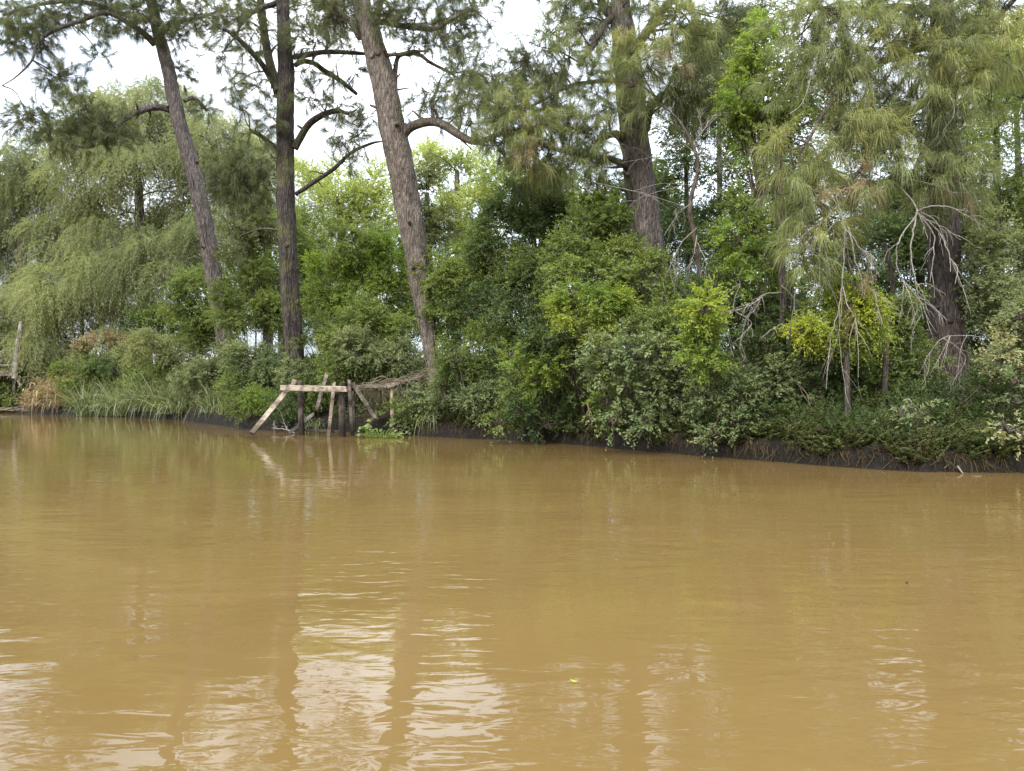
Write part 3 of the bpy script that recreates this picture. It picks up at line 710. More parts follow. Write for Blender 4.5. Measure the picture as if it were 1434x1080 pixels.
tree('casuarina_tree', 'massive casuarina with reddish flared base and weeping canopy near the water', 'tree',
     [(1326, 535, 14.3, 66), (1325, 480, 14.3, 54), (1322, 400, 14.3, 47), (1320, 320, 14.3, 45), (1319, 230, 14.3, 43), (1319, 130, 14.3, 40), (1319, 40, 14.3, 36), (1319, -60, 14.3, 30)],
     'bark_rust', ['needle_green', 'needle_yellow', 'needle_grey', 'needle_dry'],
     [(1130, 20, 50, 30, 13.4), (1180, 30, 50, 30, 13.2), (1120, 55, 40, 26, 13.2), (1170, 70, 46, 26, 13), (1210, 60, 40, 30, 13.1, 1), (1150, 100, 40, 22, 13.1), (1200, 100, 40, 22, 13), (1260, 30, 40, 30, 13.4, 2), (1245, 60, 30, 30, 13.5, 2), (1290, 35, 34, 30, 13.2), (1310, 80, 36, 34, 12.9, 1), (1290, 100, 30, 24, 13),
      (1345, 110, 30, 24, 12.8, 1), (1330, 140, 34, 20, 12.8), (1100, 110, 28, 22, 13.3), (1190, 140, 34, 22, 13.2), (1180, 185, 34, 24, 13), (1215, 180, 34, 28, 12.8, 1), (1250, 185, 28, 28, 12.8), (1210, 160, 40, 20, 12.9, 1), (1175, 210, 24, 22, 12.8, 1), (1100, 215, 20, 26, 12.8, 1), (1090, 200, 10, 18, 12.7, 1), (1120, 240, 30, 24, 12.8), (1150, 225, 18, 28, 12.7, 1), (1110, 265, 28, 22, 12.8), (1140, 280, 30, 26, 12.7),
      (1235, 225, 34, 28, 12.7), (1225, 255, 24, 20, 12.7), (1265, 235, 30, 22, 12.8), (1300, 200, 34, 26, 12.9, 2), (1290, 170, 30, 24, 13.2, 2), (1330, 180, 40, 24, 13, 2), (1330, 215, 44, 22, 12.8), (1360, 245, 34, 20, 12.8), (1310, 250, 40, 22, 12.8), (1345, 270, 30, 14, 12.9, 2), (1200, 270, 20, 24, 12.6), (1155, 320, 30, 20, 12.5, 1), (1130, 345, 24, 24, 12.5), (1145, 375, 20, 20, 12.4), (1125, 355, 16, 14, 12.4, 1), (1110, 300, 24, 18, 12.6),
      (1190, 310, 16, 20, 12.6), (1385, 30, 40, 22, 13, 1), (1420, 40, 36, 24, 13, 1), (1395, 80, 36, 24, 13, 1), (1425, 95, 26, 24, 13), (1380, 130, 24, 20, 13.2), (1360, 50, 20, 26, 13), (1240, 130, 24, 22, 13.6, 2), (1270, 140, 24, 20, 13.6, 2), (1370, 5, 50, 18, 13.4, 2),
      (1200, 5, 80, 22, 13.6, 0), (1212, 247, 5, 7, 12.4, 3, .9), (1147, 280, 5, 8, 12.3, 3, .9), (1346, 250, 5, 7, 12.5, 3, .8), (1212, 425, 4, 20, 12.3, 3, .4), (1320, 140, 24, 20, 12.7), (1315, 240, 26, 18, 12.6, 2), (1330, 60, 26, 24, 12.8), (1315, 20, 26, 20, 13, 2), (1330, 300, 20, 14, 12.7, 2),
      (1250, -30, 160, 30, 13.6, 0, .5), (1400, -30, 80, 30, 13.4, 0, .5)],
     limbs=[[(1330, 80, 14.2, 12), (1350, 62, 13.9, 11), (1375, 40, 13.6, 9), (1400, 20, 13.4, 8), (1425, -5, 13.2, 6)],
            [(1312, 60, 14.2, 14), (1280, 70, 13.8, 12), (1240, 85, 13.4, 10), (1200, 110, 13.1, 8), (1160, 150, 12.9, 6), (1130, 200, 12.8, 4)],
            [(1312, 130, 14.2, 12), (1285, 150, 13.6, 10), (1250, 185, 13.1, 8), (1215, 225, 12.8, 6), (1180, 268, 12.6, 5), (1155, 300, 12.5, 3)],
            [(1308, 180, 14.2, 10), (1296, 205, 13.6, 8), (1280, 240, 13, 6), (1268, 262, 12.8, 5)],
            [(1310, 20, 14.2, 12), (1260, 10, 13.8, 10), (1200, 15, 13.5, 8), (1140, 10, 13.4, 5)]],
     dead=[('bleached bare limb hanging over the yellow bush', [
                ([(1185, 262, 12.6), (1172, 276, 12.5), (1178, 300, 12.4), (1183, 330, 12.3), (1180, 388, 12.3), (1174, 436, 12.3), (1163, 475, 12.3), (1159, 520, 12.3), (1157, 545, 12.3)], .015, 2, 5, .6),
                ([(1183, 320, 12.4), (1192, 333, 12.3), (1198, 366, 12.3), (1208, 392, 12.3), (1229, 414, 12.3)], .015, 2, 7, .9),
                ([(1186, 318, 12.4), (1203, 346, 12.4), (1217, 368, 12.4), (1224, 398, 12.4)], .014, 2, 6, .9),
                ([(1172, 290, 12.4), (1150, 312, 12.3), (1130, 325, 12.3), (1110, 345, 12.3)], .010, 2, 5, .8),
                ([(1180, 400, 12.3), (1188, 430, 12.2), (1200, 455, 12.2), (1202, 528, 12.2)], .010, 1, 5, .9),
                ([(1178, 300, 12.4), (1150, 340, 12.3), (1145, 400, 12.3), (1115, 405, 12.3), (1113, 450, 12.3)], .009, 1, 4, .9)]),
           ('bleached bare limb hanging in front of the trunk', [
                ([(1259, 262, 12.8), (1270, 272, 12.7), (1284, 297, 12.6), (1262, 332, 12.5), (1255, 367, 12.5), (1268, 401, 12.5)], .017, 2, 6, .8),
                ([(1284, 297, 12.6), (1278, 330, 12.5), (1275, 350, 12.5), (1281, 390, 12.4), (1287, 420, 12.4), (1293, 447, 12.4)], .016, 2, 5, .8),
                ([(1284, 297, 12.6), (1306, 325, 12.5), (1308, 350, 12.5), (1302, 395, 12.5)], .014, 1, 4, .8),
                ([(1290, 302, 12.6), (1316, 326, 12.5), (1329, 357, 12.4), (1338, 380, 12.4), (1345, 401, 12.4)], .015, 1, 5, .8),
                ([(1284, 297, 12.6), (1300, 290, 12.5), (1328, 290, 12.4), (1350, 300, 12.3), (1373, 310, 12.3)], .013, 1, 4, .4),
                ([(1290, 305, 12.5), (1320, 318, 12.4), (1345, 336, 12.3)], .012, 1, 4, .5),
                ([(1281, 400, 12.4), (1300, 398, 12.3), (1320, 410, 12.3)], .009, 1, 3, .5), ([(1287, 415, 12.4), (1305, 430, 12.3), (1320, 446, 12.3)], .009, 1, 3, .6)]),
           ('thin dead twigs across the reddish base', [
                ([(1390, 475, 12.6), (1350, 470, 12.5), (1320, 474, 12.4), (1303, 495, 12.4), (1300, 520, 12.4), (1290, 540, 12.4)], .010, 2, 5, .8),
                ([(1320, 474, 12.4), (1340, 486, 12.4), (1352, 505, 12.4), (1338, 530, 12.4)], .008, 1, 5, .8)]),
           ('fine pale twigs among the needles', [
                ([(1330, 130, 12.6), (1336, 160, 12.5), (1310, 195, 12.5)], .010, 1, 4, .3), ([(1336, 140, 12.6), (1350, 165, 12.6), (1370, 180, 12.6)], .009, 1, 4, .3),
                ([(1105, 160, 12.7), (1125, 140, 12.7), (1150, 60, 12.8)], .008, 1, 4, .2), ([(1175, 215, 12.6), (1195, 230, 12.5), (1212, 246, 12.4)], .009, 1, 2, .4),
                ([(1235, 20, 12.8), (1250, 50, 12.7), (1265, 68, 12.7)], .009, 1, 3, .3), ([(1270, 250, 12.6), (1310, 260, 12.4), (1340, 272, 12.4)], .009, 1, 3, .3)])],
     Ln=.31, W=.0065, dens=1.75, droop=.62, flare=1.05, spread=.75)

# thin dark trunk with a bare limb in the thicket
e = tree('dead_tree', 'thin dead reddish tree with a bleached side limb in the thicket', 'tree',
     [(1096, 470, 13.9, 11), (1097, 420, 13.9, 11), (1094, 370, 13.9, 11), (1096, 330, 13.9, 13), (1092, 285, 13.9, 14), (1090, 240, 13.9, 9), (1094, 200, 13.9, 3)],
     'bark_rust', [], [],
     dead=[('bleached crooked side limb', [
         ([(1094, 455, 13.8), (1080, 462, 13.6), (1062, 478, 13.5)], .020, 1, 2, .3),
         ([(1095, 410, 13.8), (1074, 412, 13.5), (1045, 430, 13.3), (1020, 438, 13.2), (1005, 452, 13.2)], .018, 2, 8, .6),
         ([(1026, 436, 13.2), (1030, 415, 13.2), (1036, 398, 13.1), (1012, 415, 13.1)], .010, 2, 4, .2),
         ([(1030, 436, 13.2), (1052, 452, 13.2), (1040, 470, 13.1), (1035, 490, 13.1)], .011, 2, 5, .6),
         ([(1010, 445, 13.2), (1020, 470, 13.2), (1024, 490, 13.1)], .010, 1, 5, .8),
         ([(1094, 400, 13.8), (1110, 415, 13.7), (1128, 440, 13.6)], .010, 2, 4, .5)])])

tree('dead_tree', 'grey brittle dead sapling tangled with fine twigs right of the thick trunk', 'tree',
     [(985, 430, 16.2, 7), (976, 350, 16.2, 7), (966, 290, 16.2, 7), (978, 235, 16.2, 6), (970, 205, 16.2, 5), (952, 170, 16.2, 3), (930, 150, 16.2, 1.5)],
     'twig', [], [],
     dead=[('fine dead twigs', [([(972, 200, 16.1), (990, 175, 16), (1010, 150, 16)], .014, 3, 8, .1), ([(974, 215, 16.1), (955, 200, 16), (935, 190, 16)], .013, 2, 6, .3),
         ([(978, 240, 16.1), (990, 225, 16), (1002, 205, 16)], .012, 3, 7, .2), ([(975, 320, 16.1), (955, 340, 15.9), (935, 380, 15.8), (925, 410, 15.8)], .012, 2, 8, .8),
         ([(976, 330, 16.1), (970, 360, 15.9), (955, 400, 15.8)], .011, 2, 7, .8), ([(977, 340, 16.1), (990, 370, 15.9), (998, 410, 15.8)], .010, 2, 6, .8),
         ([(974, 280, 16.1), (950, 300, 15.9), (930, 330, 15.8)], .010, 2, 6, .6)])])

# ================================================================== FAR TREES
def far_tree(name, label, mat, kind, Y, trunk_px, blobs, group=None, tw=16, cover=1.0, scale=1.0, bark='bark_grey'):
    x0, x1, yt = trunk_px
    yb = CY - (float(gz((x0 - CX) / F * Y, Y)) - H) / Y * F - 2
    g = rng()
    my = (yb + yt) / 2
    tree(name, label, 'tree', [(x0, yb - 4, Y, tw), (x0 * .6 + x1 * .4 + g.uniform(-6, 6), my, Y, tw * .8), (x1, yt, Y, tw * .4)], bark, [mat],
         [(b[0], b[1], b[2], b[3], Y + (b[4] if len(b) > 4 else g.uniform(-1.5, 1.5))) for b in blobs], needle=False, kind=kind, group=group, cover=cover, scale=scale)

far_tree('willow_tree', 'great rounded willow rising behind the leaning grey trunk', 'leaf_willow', 'willow', 40, (205, 190, 200),
         [(225, 150, 60, 40), (180, 175, 60, 50), (130, 165, 50, 40), (250, 200, 60, 50), (300, 190, 50, 50), (200, 240, 70, 50), (120, 240, 60, 55), (270, 270, 60, 50), (170, 300, 60, 45), (240, 320, 50, 40), (330, 210, 36, 50), (345, 270, 40, 50), (140, 345, 50, 40), (90, 330, 46, 40), (60, 380, 46, 36), (200, 360, 44, 36), (270, 350, 40, 36)], tw=20)
far_tree('willow_tree', 'grey-green willow at the edge above the small landing', 'leaf_greygreen', 'willow', 43, (40, 30, 240),
         [(20, 240, 50, 45), (70, 220, 50, 45), (-30, 260, 60, 60), (40, 300, 60, 50), (100, 310, 40, 40), (0, 350, 50, 50), (-60, 330, 50, 60)], tw=18)
far_tree('willow_tree', 'low weeping willow with pale trailing tips near the reeds', 'leaf_willow_pale', 'willow', 38.5, (122, 118, 380),
         [(110, 385, 60, 34), (60, 415, 46, 36), (150, 410, 50, 40), (110, 440, 60, 40), (30, 430, 36, 36), (180, 440, 36, 40), (70, 470, 50, 34), (150, 480, 50, 30), (-25, 430, 40, 40), (-30, 480, 40, 30)], tw=6, scale=.9)
far_tree('willow_tree', 'dark-stemmed willow thicket with leaning stems behind the reed bank', 'leaf_greygreen', 'willow', 36.5, (238, 205, 390),
         [(170, 380, 40, 34), (205, 360, 40, 36), (260, 350, 40, 36), (235, 390, 34, 22), (290, 330, 40, 40)], tw=14, scale=.9, bark='bark_dark')
far_tree('poplar_tree', 'pale bright poplar crown seen between the dark forked trunk and the brown trunk', 'leaf_poplar', 'poplar', 46, (478, 474, 280),
         [(470, 275, 36, 40), (440, 290, 34, 46), (500, 290, 34, 40), (450, 340, 50, 40), (510, 330, 34, 40), (475, 240, 18, 20), (520, 255, 30, 30), (545, 290, 40, 40), (425, 245, 20, 24), (560, 240, 24, 24)], cover=.9)
far_tree('poplar_tree', 'brightest pale poplar crown just right of the stout brown trunk', 'leaf_poplar', 'poplar', 44, (635, 640, 240),
         [(640, 260, 34, 46), (605, 240, 28, 40), (665, 290, 28, 50), (630, 320, 44, 44), (600, 215, 12, 18), (655, 225, 14, 20), (690, 250, 26, 40), (680, 310, 40, 40)], cover=1.0)
far_tree('poplar_tree', 'pale poplar behind the fuzzy limbs of the slim grey casuarina', 'leaf_poplar', 'poplar', 48, (375, 372, 240),
         [(365, 230, 34, 40), (345, 270, 30, 40), (385, 300, 36, 46), (420, 240, 18, 26)], cover=.8)
far_tree('poplar_tree', 'dark olive crown standing before the brightest pale poplar', 'leaf_olive', 'back', 36, (600, 598, 270),
         [(598, 262, 22, 40), (612, 320, 34, 40), (585, 310, 20, 40)], cover=.9, scale=.8)
far_tree('broadleaf_tree', 'broad mid-green tree closing the gap behind the brown trunk bushes', 'leaf_mid', 'back', 33, (520, 520, 350),
         [(540, 350, 50, 40), (480, 370, 50, 40), (560, 400, 50, 40), (430, 390, 40, 50), (600, 390, 50, 40), (660, 370, 50, 50)])
far_tree('broadleaf_tree', 'leafy green tree closing the view behind the forked trunk', 'leaf_mid', 'back', 31, (400, 402, 300),
         [(390, 330, 40, 40), (360, 370, 40, 40), (420, 370, 40, 40), (330, 400, 40, 40), (390, 420, 44, 40), (440, 330, 30, 36), (310, 450, 40, 40)], scale=.8)
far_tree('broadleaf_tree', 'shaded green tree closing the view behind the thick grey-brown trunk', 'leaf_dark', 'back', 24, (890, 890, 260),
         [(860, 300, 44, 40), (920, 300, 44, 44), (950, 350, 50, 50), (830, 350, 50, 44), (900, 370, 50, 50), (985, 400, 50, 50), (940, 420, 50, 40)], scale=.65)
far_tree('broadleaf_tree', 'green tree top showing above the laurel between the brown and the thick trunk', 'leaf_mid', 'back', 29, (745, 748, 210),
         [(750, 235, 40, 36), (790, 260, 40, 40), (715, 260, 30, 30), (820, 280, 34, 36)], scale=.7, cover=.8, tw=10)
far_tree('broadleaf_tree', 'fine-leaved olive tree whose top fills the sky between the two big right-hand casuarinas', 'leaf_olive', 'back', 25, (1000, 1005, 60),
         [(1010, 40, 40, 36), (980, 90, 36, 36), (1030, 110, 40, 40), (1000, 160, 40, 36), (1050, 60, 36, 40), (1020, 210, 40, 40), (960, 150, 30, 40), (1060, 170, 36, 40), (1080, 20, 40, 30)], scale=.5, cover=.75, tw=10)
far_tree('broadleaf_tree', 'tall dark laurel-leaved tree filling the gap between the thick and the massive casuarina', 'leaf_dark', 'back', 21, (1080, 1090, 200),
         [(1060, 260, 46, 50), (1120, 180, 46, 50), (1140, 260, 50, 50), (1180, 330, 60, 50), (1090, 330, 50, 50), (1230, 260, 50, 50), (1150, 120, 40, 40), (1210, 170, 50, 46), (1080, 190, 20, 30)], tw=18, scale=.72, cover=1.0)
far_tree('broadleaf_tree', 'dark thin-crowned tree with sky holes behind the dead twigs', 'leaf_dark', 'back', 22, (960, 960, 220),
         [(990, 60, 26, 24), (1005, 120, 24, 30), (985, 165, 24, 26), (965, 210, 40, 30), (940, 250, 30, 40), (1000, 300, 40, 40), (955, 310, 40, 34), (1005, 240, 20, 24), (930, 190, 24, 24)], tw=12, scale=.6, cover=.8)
far_tree('broadleaf_tree', 'mid-green tree with small leaves at the edge beyond the massive casuarina', 'leaf_mid', 'back', 18, (1400, 1395, 150),
         [(1400, 180, 50, 40), (1385, 230, 40, 50), (1430, 240, 50, 60), (1400, 120, 50, 40), (1440, 130, 50, 50), (1380, 290, 40, 34), (1440, 320, 50, 40)], tw=16, scale=.5)
far_tree('broadleaf_tree', 'yellowing tree showing through in the upper corner by the dark limb', 'leaf_lime', 'back', 22, (1430, 1420, 80),
         [(1400, 50, 40, 40), (1440, 60, 40, 50), (1380, 100, 30, 30), (1350, 60, 18, 40)], tw=12, scale=.6, cover=.8)
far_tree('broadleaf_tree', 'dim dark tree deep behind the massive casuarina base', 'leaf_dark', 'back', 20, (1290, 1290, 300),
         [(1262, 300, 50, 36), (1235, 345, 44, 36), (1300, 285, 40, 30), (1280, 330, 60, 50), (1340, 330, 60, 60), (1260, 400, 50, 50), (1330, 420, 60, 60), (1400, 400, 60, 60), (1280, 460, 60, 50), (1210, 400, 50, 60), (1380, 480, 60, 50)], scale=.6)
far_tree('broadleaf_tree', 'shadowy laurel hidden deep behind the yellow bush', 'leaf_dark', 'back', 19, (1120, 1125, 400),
         [(1120, 420, 50, 50), (1060, 400, 50, 50), (1010, 420, 50, 50), (1160, 460, 50, 50), (1060, 480, 60, 40), (1000, 360, 50, 40)], scale=.6)
# a belt of distant trees seen only through gaps and beside the frame
gg = np.random.default_rng(5)
for k, (x, Y, mat, lab) in enumerate([(-160, 46, 'leaf_willow', 'far willow beyond the landing'), (-330, 52, 'leaf_willow', 'far willow down the reach'),
        (760, 38, 'leaf_poplar', 'pale tree in the gap behind the dark laurel'), (880, 36, 'leaf_mid', 'green tree far behind the thick trunk'),
        (1520, 18, 'leaf_mid', 'leafy tree just past the massive casuarina'), (1700, 18, 'leaf_dark', 'dark tree farther up the bank')]):
    yy = 250 if Y > 30 else 200
    far_tree('broadleaf_tree', lab, mat, 'back', Y, (x, x, yy), [(x + gg.uniform(-50, 50), yy + dy + gg.uniform(-20, 20), 60, 55) for dy in (40, 90, 140, 190, 240)], cover=.8, scale=1.0 if Y > 30 else .6)

# ================================================================== BUSHES, back to front
B = shrub
B('bush', 'small fresh-green bush beside the foot of the leaning grey trunk', 'bush', 'leaf_mid', 'broad', 29, [(268, 400, 34, 26), (250, 430, 26, 30), (285, 440, 30, 34), (310, 420, 26, 30)], scale=1.15)
B('bush', 'soft mid-green bush between the leaning grey and the forked trunk', 'bush', ['leaf_mid', 'leaf_olive'], 'small', 25.5, [(345, 350, 40, 40, 1), (365, 400, 40, 44), (335, 430, 34, 44), (380, 440, 28, 50), (350, 320, 30, 26, 1)], scale=1.2)
B('bush', 'bright leafy bush right of the forked trunk above the jetty', 'bush', ['leaf_fresh', 'leaf_mid'], 'broad', 24.5, [(455, 390, 36, 36), (440, 430, 34, 36, 1), (480, 350, 40, 34, 1), (510, 385, 36, 40), (490, 430, 40, 36), (540, 420, 36, 44, 1), (545, 365, 30, 34)], scale=1.1)
B('bush', 'dense green bush at the foot of the stout brown trunk', 'bush', ['leaf_mid'], 'broad', 22.3, [(465, 470, 44, 34), (520, 460, 44, 40), (560, 470, 40, 40), (440, 500, 34, 30), (490, 505, 50, 26), (545, 510, 40, 24)])
B('bush', 'pale matted creeper mound above the broken jetty', 'bush', ['leaf_greygreen', 'leaf_mid'], 'small', 21.5, [(500, 490, 36, 22), (545, 500, 36, 22), (470, 520, 34, 18, 1), (520, 528, 40, 14, 1), (580, 505, 22, 24)], scale=1.1)
B('bush', 'round bush with pale and dark leaves left of the forked trunk foot', 'bush', ['leaf_privet', 'leaf_mid'], 'broad', 23.6, [(350, 505, 36, 28), (385, 500, 26, 30), (330, 535, 30, 26, 1), (375, 535, 30, 22)])
B('bush', 'brambly bush hiding the foot of the forked trunk', 'bush', ['leaf_mid', 'leaf_greygreen', 'leaf_dark'], 'small', 21.9, [(410, 525, 24, 22, 1), (430, 550, 30, 20), (400, 565, 26, 20, 2), (455, 570, 28, 20, 2), (420, 585, 30, 12), (485, 560, 26, 20, 1), (500, 582, 26, 14, 2)], scale=1.15)
B('bush', 'loose green bush at the bank edge below the stout brown trunk', 'bush', ['leaf_mid', 'leaf_privet'], 'broad', 19.9, [(605, 555, 24, 20, 1), (585, 580, 24, 16), (630, 580, 26, 14), (560, 575, 22, 16)], cover=.8)
B('bush', 'yellow-green low bush beside the slanted jetty brace', 'bush', ['leaf_fresh', 'leaf_mid'], 'small', 22.4, [(352, 560, 26, 16), (385, 560, 22, 16), (330, 570, 20, 12, 1)])
B('bush', 'tall glossy dark laurel under the drooping needle brushes', 'bush', ['leaf_dark', 'leaf_mid'], 'glossy', 19.6, [(715, 280, 36, 30), (760, 275, 36, 30), (700, 325, 40, 30), (750, 330, 44, 30), (790, 310, 30, 34), (680, 350, 30, 26), (735, 250, 24, 16), (720, 370, 44, 30, 1)], base_x=735)
B('bush', 'leafy green bush in front of the thick grey-brown trunk', 'bush', ['leaf_mid', 'leaf_fresh'], 'small', 17.4, [(830, 300, 36, 30), (860, 325, 30, 32), (830, 350, 40, 36), (870, 368, 30, 30), (850, 275, 26, 18, 1), (915, 375, 26, 20, 0, -.6), (795, 355, 34, 30)], scale=1.2)
B('bush', 'tall mid-green bush right of the stout brown trunk', 'bush', ['leaf_mid', 'leaf_dark'], 'broad', 20.2, [(640, 400, 36, 34), (620, 380, 30, 36), (660, 360, 36, 30), (690, 390, 36, 36), (650, 440, 40, 34, 1), (625, 450, 26, 40)])
B('bush', 'dark rounded bush left of the lime sprigs', 'bush', ['leaf_dark', 'leaf_mid'], 'broad', 18.6, [(700, 410, 36, 30), (740, 400, 36, 34, 1), (720, 450, 40, 34), (690, 480, 34, 36, 1), (760, 380, 30, 30), (665, 500, 34, 34, 1)])
B('bush', 'blue-green bush with pointed leaves beside the casuarina foot', 'bush', ['leaf_privet', 'leaf_mid'], 'broad', 18.6, [(650, 530, 34, 28), (690, 540, 36, 28), (640, 500, 26, 24, 1), (670, 565, 34, 18), (625, 550, 22, 26)])
B('bush', 'lime-leaved sprigs sticking out above the dark hollow', 'bush', ['leaf_lime', 'leaf_fresh'], 'broad', 15.9, [(785, 436, 22, 16), (815, 425, 18, 16), (845, 425, 24, 18, 1), (860, 415, 20, 16), (835, 460, 22, 16), (855, 470, 14, 12), (800, 412, 18, 12, 1), (880, 425, 20, 18, 1)], base_x=820, cover=1.7, scale=.9)
B('bush', 'mid-green bush massed below the thick trunk', 'bush', ['leaf_mid', 'leaf_dark'], 'broad', 16.6, [(790, 390, 36, 30), (840, 390, 40, 30), (900, 400, 40, 34), (890, 440, 36, 30), (770, 470, 34, 30, 1), (820, 490, 36, 30, 1), (940, 420, 36, 34, 0), (930, 460, 30, 30)])
B('bush', 'pale green sprigs with a browned tip leaning over the water', 'bush', ['leaf_fresh', 'leaf_mid', 'needle_dry'], 'small', 16.6, [(745, 490, 24, 22), (715, 498, 14, 14), (770, 510, 22, 18), (755, 530, 20, 18), (800, 500, 20, 16, 1), (780, 480, 18, 12, 1), (789, 520, 5, 4, 2)], base_x=770, scale=1.15)
B('bush', 'blue-grey privet spilling over the bank in the middle', 'bush', ['leaf_privet', 'leaf_fresh'], 'broad', 14.9, [(850, 500, 30, 26), (890, 490, 34, 30), (930, 510, 34, 30), (870, 540, 34, 26), (910, 550, 34, 24), (950, 545, 30, 24), (840, 520, 12, 16, 1), (850, 560, 18, 14, 1), (960, 580, 26, 10), (925, 575, 26, 12), (905, 592, 22, 10, 0, -.5), (975, 598, 20, 9, 0, -.6), (860, 590, 18, 10, 0, -.5)], cover=1.0)
B('bush', 'small-leaved green bush right behind the middle privet', 'bush', ['leaf_mid', 'leaf_fresh'], 'small', 15.4, [(905, 465, 30, 24), (945, 460, 30, 28), (960, 490, 26, 26, 1), (920, 440, 26, 20)], scale=1.25)
B('sapling', 'bright apple-green upright sapling beside the crooked dead limb', 'sapling', ['leaf_fresh', 'leaf_lime'], 'broad', 13.1, [(985, 430, 15, 18, 1), (990, 455, 18, 18, 0), (982, 480, 20, 18, 0), (988, 505, 20, 14, 0), (970, 500, 12, 14), (992, 415, 8, 8, 1)], cover=1.9, base_x=985, fork=.6, scale=.9)
B('broadleaf_tree', 'slim tree wrapped in bright green leaves with yellow tips up high', 'tree', ['leaf_fresh', 'leaf_lime', 'leaf_mid'], 'broad', 16.2, [(1040, 95, 22, 18, 1), (1035, 130, 22, 16), (1060, 110, 18, 20), (1030, 165, 20, 16, 0), (1040, 185, 20, 14), (1075, 140, 24, 20, 2), (1060, 70, 24, 20), (1085, 90, 20, 20, 2), (1080, 170, 22, 20, 2), (1110, 130, 20, 26, 2), (1070, 40, 20, 20), (1050, 210, 16, 10)], base_x=1060, stem_r=.06, cover=1.5, scale=1.05, fork=.5)
B('sapling', 'rounded column of bright green leaves left of the thin reddish trunk', 'sapling', ['leaf_fresh', 'leaf_mid'], 'broad', 14.6, [(1040, 290, 24, 22, 1), (1035, 330, 26, 24), (1050, 365, 30, 24), (1035, 390, 24, 18), (1075, 360, 18, 26, 1), (1060, 320, 18, 24, 1), (1085, 395, 18, 18, 0)], cover=1.1, base_x=1055)
B('bush', 'olive twiggy bush behind the crooked dead limb', 'bush', ['leaf_dark', 'leaf_greygreen'], 'small', 14.9, [(1030, 430, 34, 26), (1070, 440, 30, 30), (1020, 470, 34, 26), (1110, 410, 24, 26), (1060, 480, 30, 24, 1), (1000, 400, 24, 30)], scale=1.25)
B('bush', 'grey-leaved privet with bare brown stems under the dead limb', 'bush', ['leaf_privet', 'leaf_dark'], 'broad', 13.9, [(1015, 525, 30, 24), (1050, 510, 34, 24), (1085, 530, 36, 26), (1040, 555, 30, 20), (1010, 570, 26, 14), (1070, 490, 34, 18, 1), (985, 560, 26, 20), (1030, 595, 24, 14, 0, -.5), (1075, 585, 22, 14, 1, -.4), (1000, 608, 16, 9, 0, -.6)])
B('bush', 'dim grey-green bush filling the shade behind the yellow bush stem', 'bush', ['leaf_dark', 'leaf_privet'], 'broad', 13.8, [(1130, 500, 30, 26, 1), (1110, 550, 30, 24, 1), (1150, 540, 30, 30), (1210, 530, 34, 30), (1230, 490, 30, 30, 1), (1170, 490, 30, 24), (1180, 570, 30, 20), (1120, 465, 26, 22)])
B('bush', 'yellow-green bush lifted on a thin stem below the hanging bleached limb', 'bush', ['leaf_lime', 'leaf_yellow', 'leaf_fresh'], 'glossy', 12.9, [(1168, 405, 20, 12, 2), (1155, 432, 16, 14, 0), (1120, 465, 22, 11, 1), (1145, 458, 18, 14, 0), (1190, 430, 26, 16, 1), (1210, 440, 20, 24, 0), (1222, 470, 14, 16, 0), (1198, 475, 20, 16, 0), (1185, 400, 18, 10, 2), (1205, 425, 12, 12, 1), (1180, 455, 18, 16, 0)], base_x=1188, stem_r=.055, cover=2.0, scale=.85, base_Y=12.9, bark='bark_umber', fork=.62)
B('bush', 'dark green shrub between the yellow bush and the reddish base', 'bush', ['leaf_mid', 'leaf_privet'], 'broad', 13.5, [(1255, 440, 24, 30), (1270, 480, 28, 26), (1250, 510, 26, 20, 1), (1285, 510, 26, 30), (1240, 540, 24, 24), (1275, 430, 22, 22)])
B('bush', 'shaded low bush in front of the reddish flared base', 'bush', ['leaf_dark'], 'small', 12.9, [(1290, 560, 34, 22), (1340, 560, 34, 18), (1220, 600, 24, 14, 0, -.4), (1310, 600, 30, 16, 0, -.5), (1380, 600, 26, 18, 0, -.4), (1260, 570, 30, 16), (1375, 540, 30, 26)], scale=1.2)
B('bush', 'feathery grey-green bush crowding the right of the massive trunk', 'bush', ['leaf_greygreen', 'leaf_privet'], 'small', 13.9, [(1395, 320, 30, 26), (1385, 360, 34, 30), (1425, 350, 34, 36), (1375, 400, 24, 34), (1410, 410, 36, 34), (1440, 410, 30, 40), (1385, 440, 24, 26), (1425, 460, 30, 30)], scale=1.15)
B('bush', 'silvery pale bush reaching in at the edge over the bank', 'bush', ['leaf_greygreen', 'leaf_pale'], 'small', 11.9, [(1425, 460, 22, 30), (1410, 490, 26, 24, 1), (1432, 510, 20, 30), (1400, 505, 16, 14, 0), (1460, 490, 30, 50), (1470, 430, 30, 40), (1430, 440, 14, 16)], scale=1.1, base_x=1470)
B('sapling', 'cream-leaved twig dangling low over the mud at the edge', 'sapling', ['leaf_pale', 'leaf_privet'], 'broad', 11.25, [(1412, 603, 16, 7), (1428, 612, 10, 8), (1426, 560, 12, 14, 1), (1436, 595, 14, 10), (1420, 535, 12, 8, 1)], base_x=1445, base_Y=11.6, stem_r=.015, cover=.9)
B('bush', 'small silver-leaved bush low on the bank before the reddish base', 'bush', ['leaf_privet'], 'glossy', 12.1, [(1275, 575, 16, 7), (1295, 578, 14, 8), (1260, 582, 14, 6)], cover=.7)
B('bush', 'broad green bush up the bank past the silvery bush', 'bush', ['leaf_mid'], 'broad', 11.6, [(1540, 440, 60, 70), (1600, 520, 70, 60), (1530, 540, 50, 50)])
B('bush', 'tall leafy bush beyond the broad green bush', 'bush', ['leaf_mid', 'leaf_dark'], 'broad', 11.5, [(1680, 420, 70, 80), (1760, 500, 70, 70, 1), (1700, 560, 60, 40)])
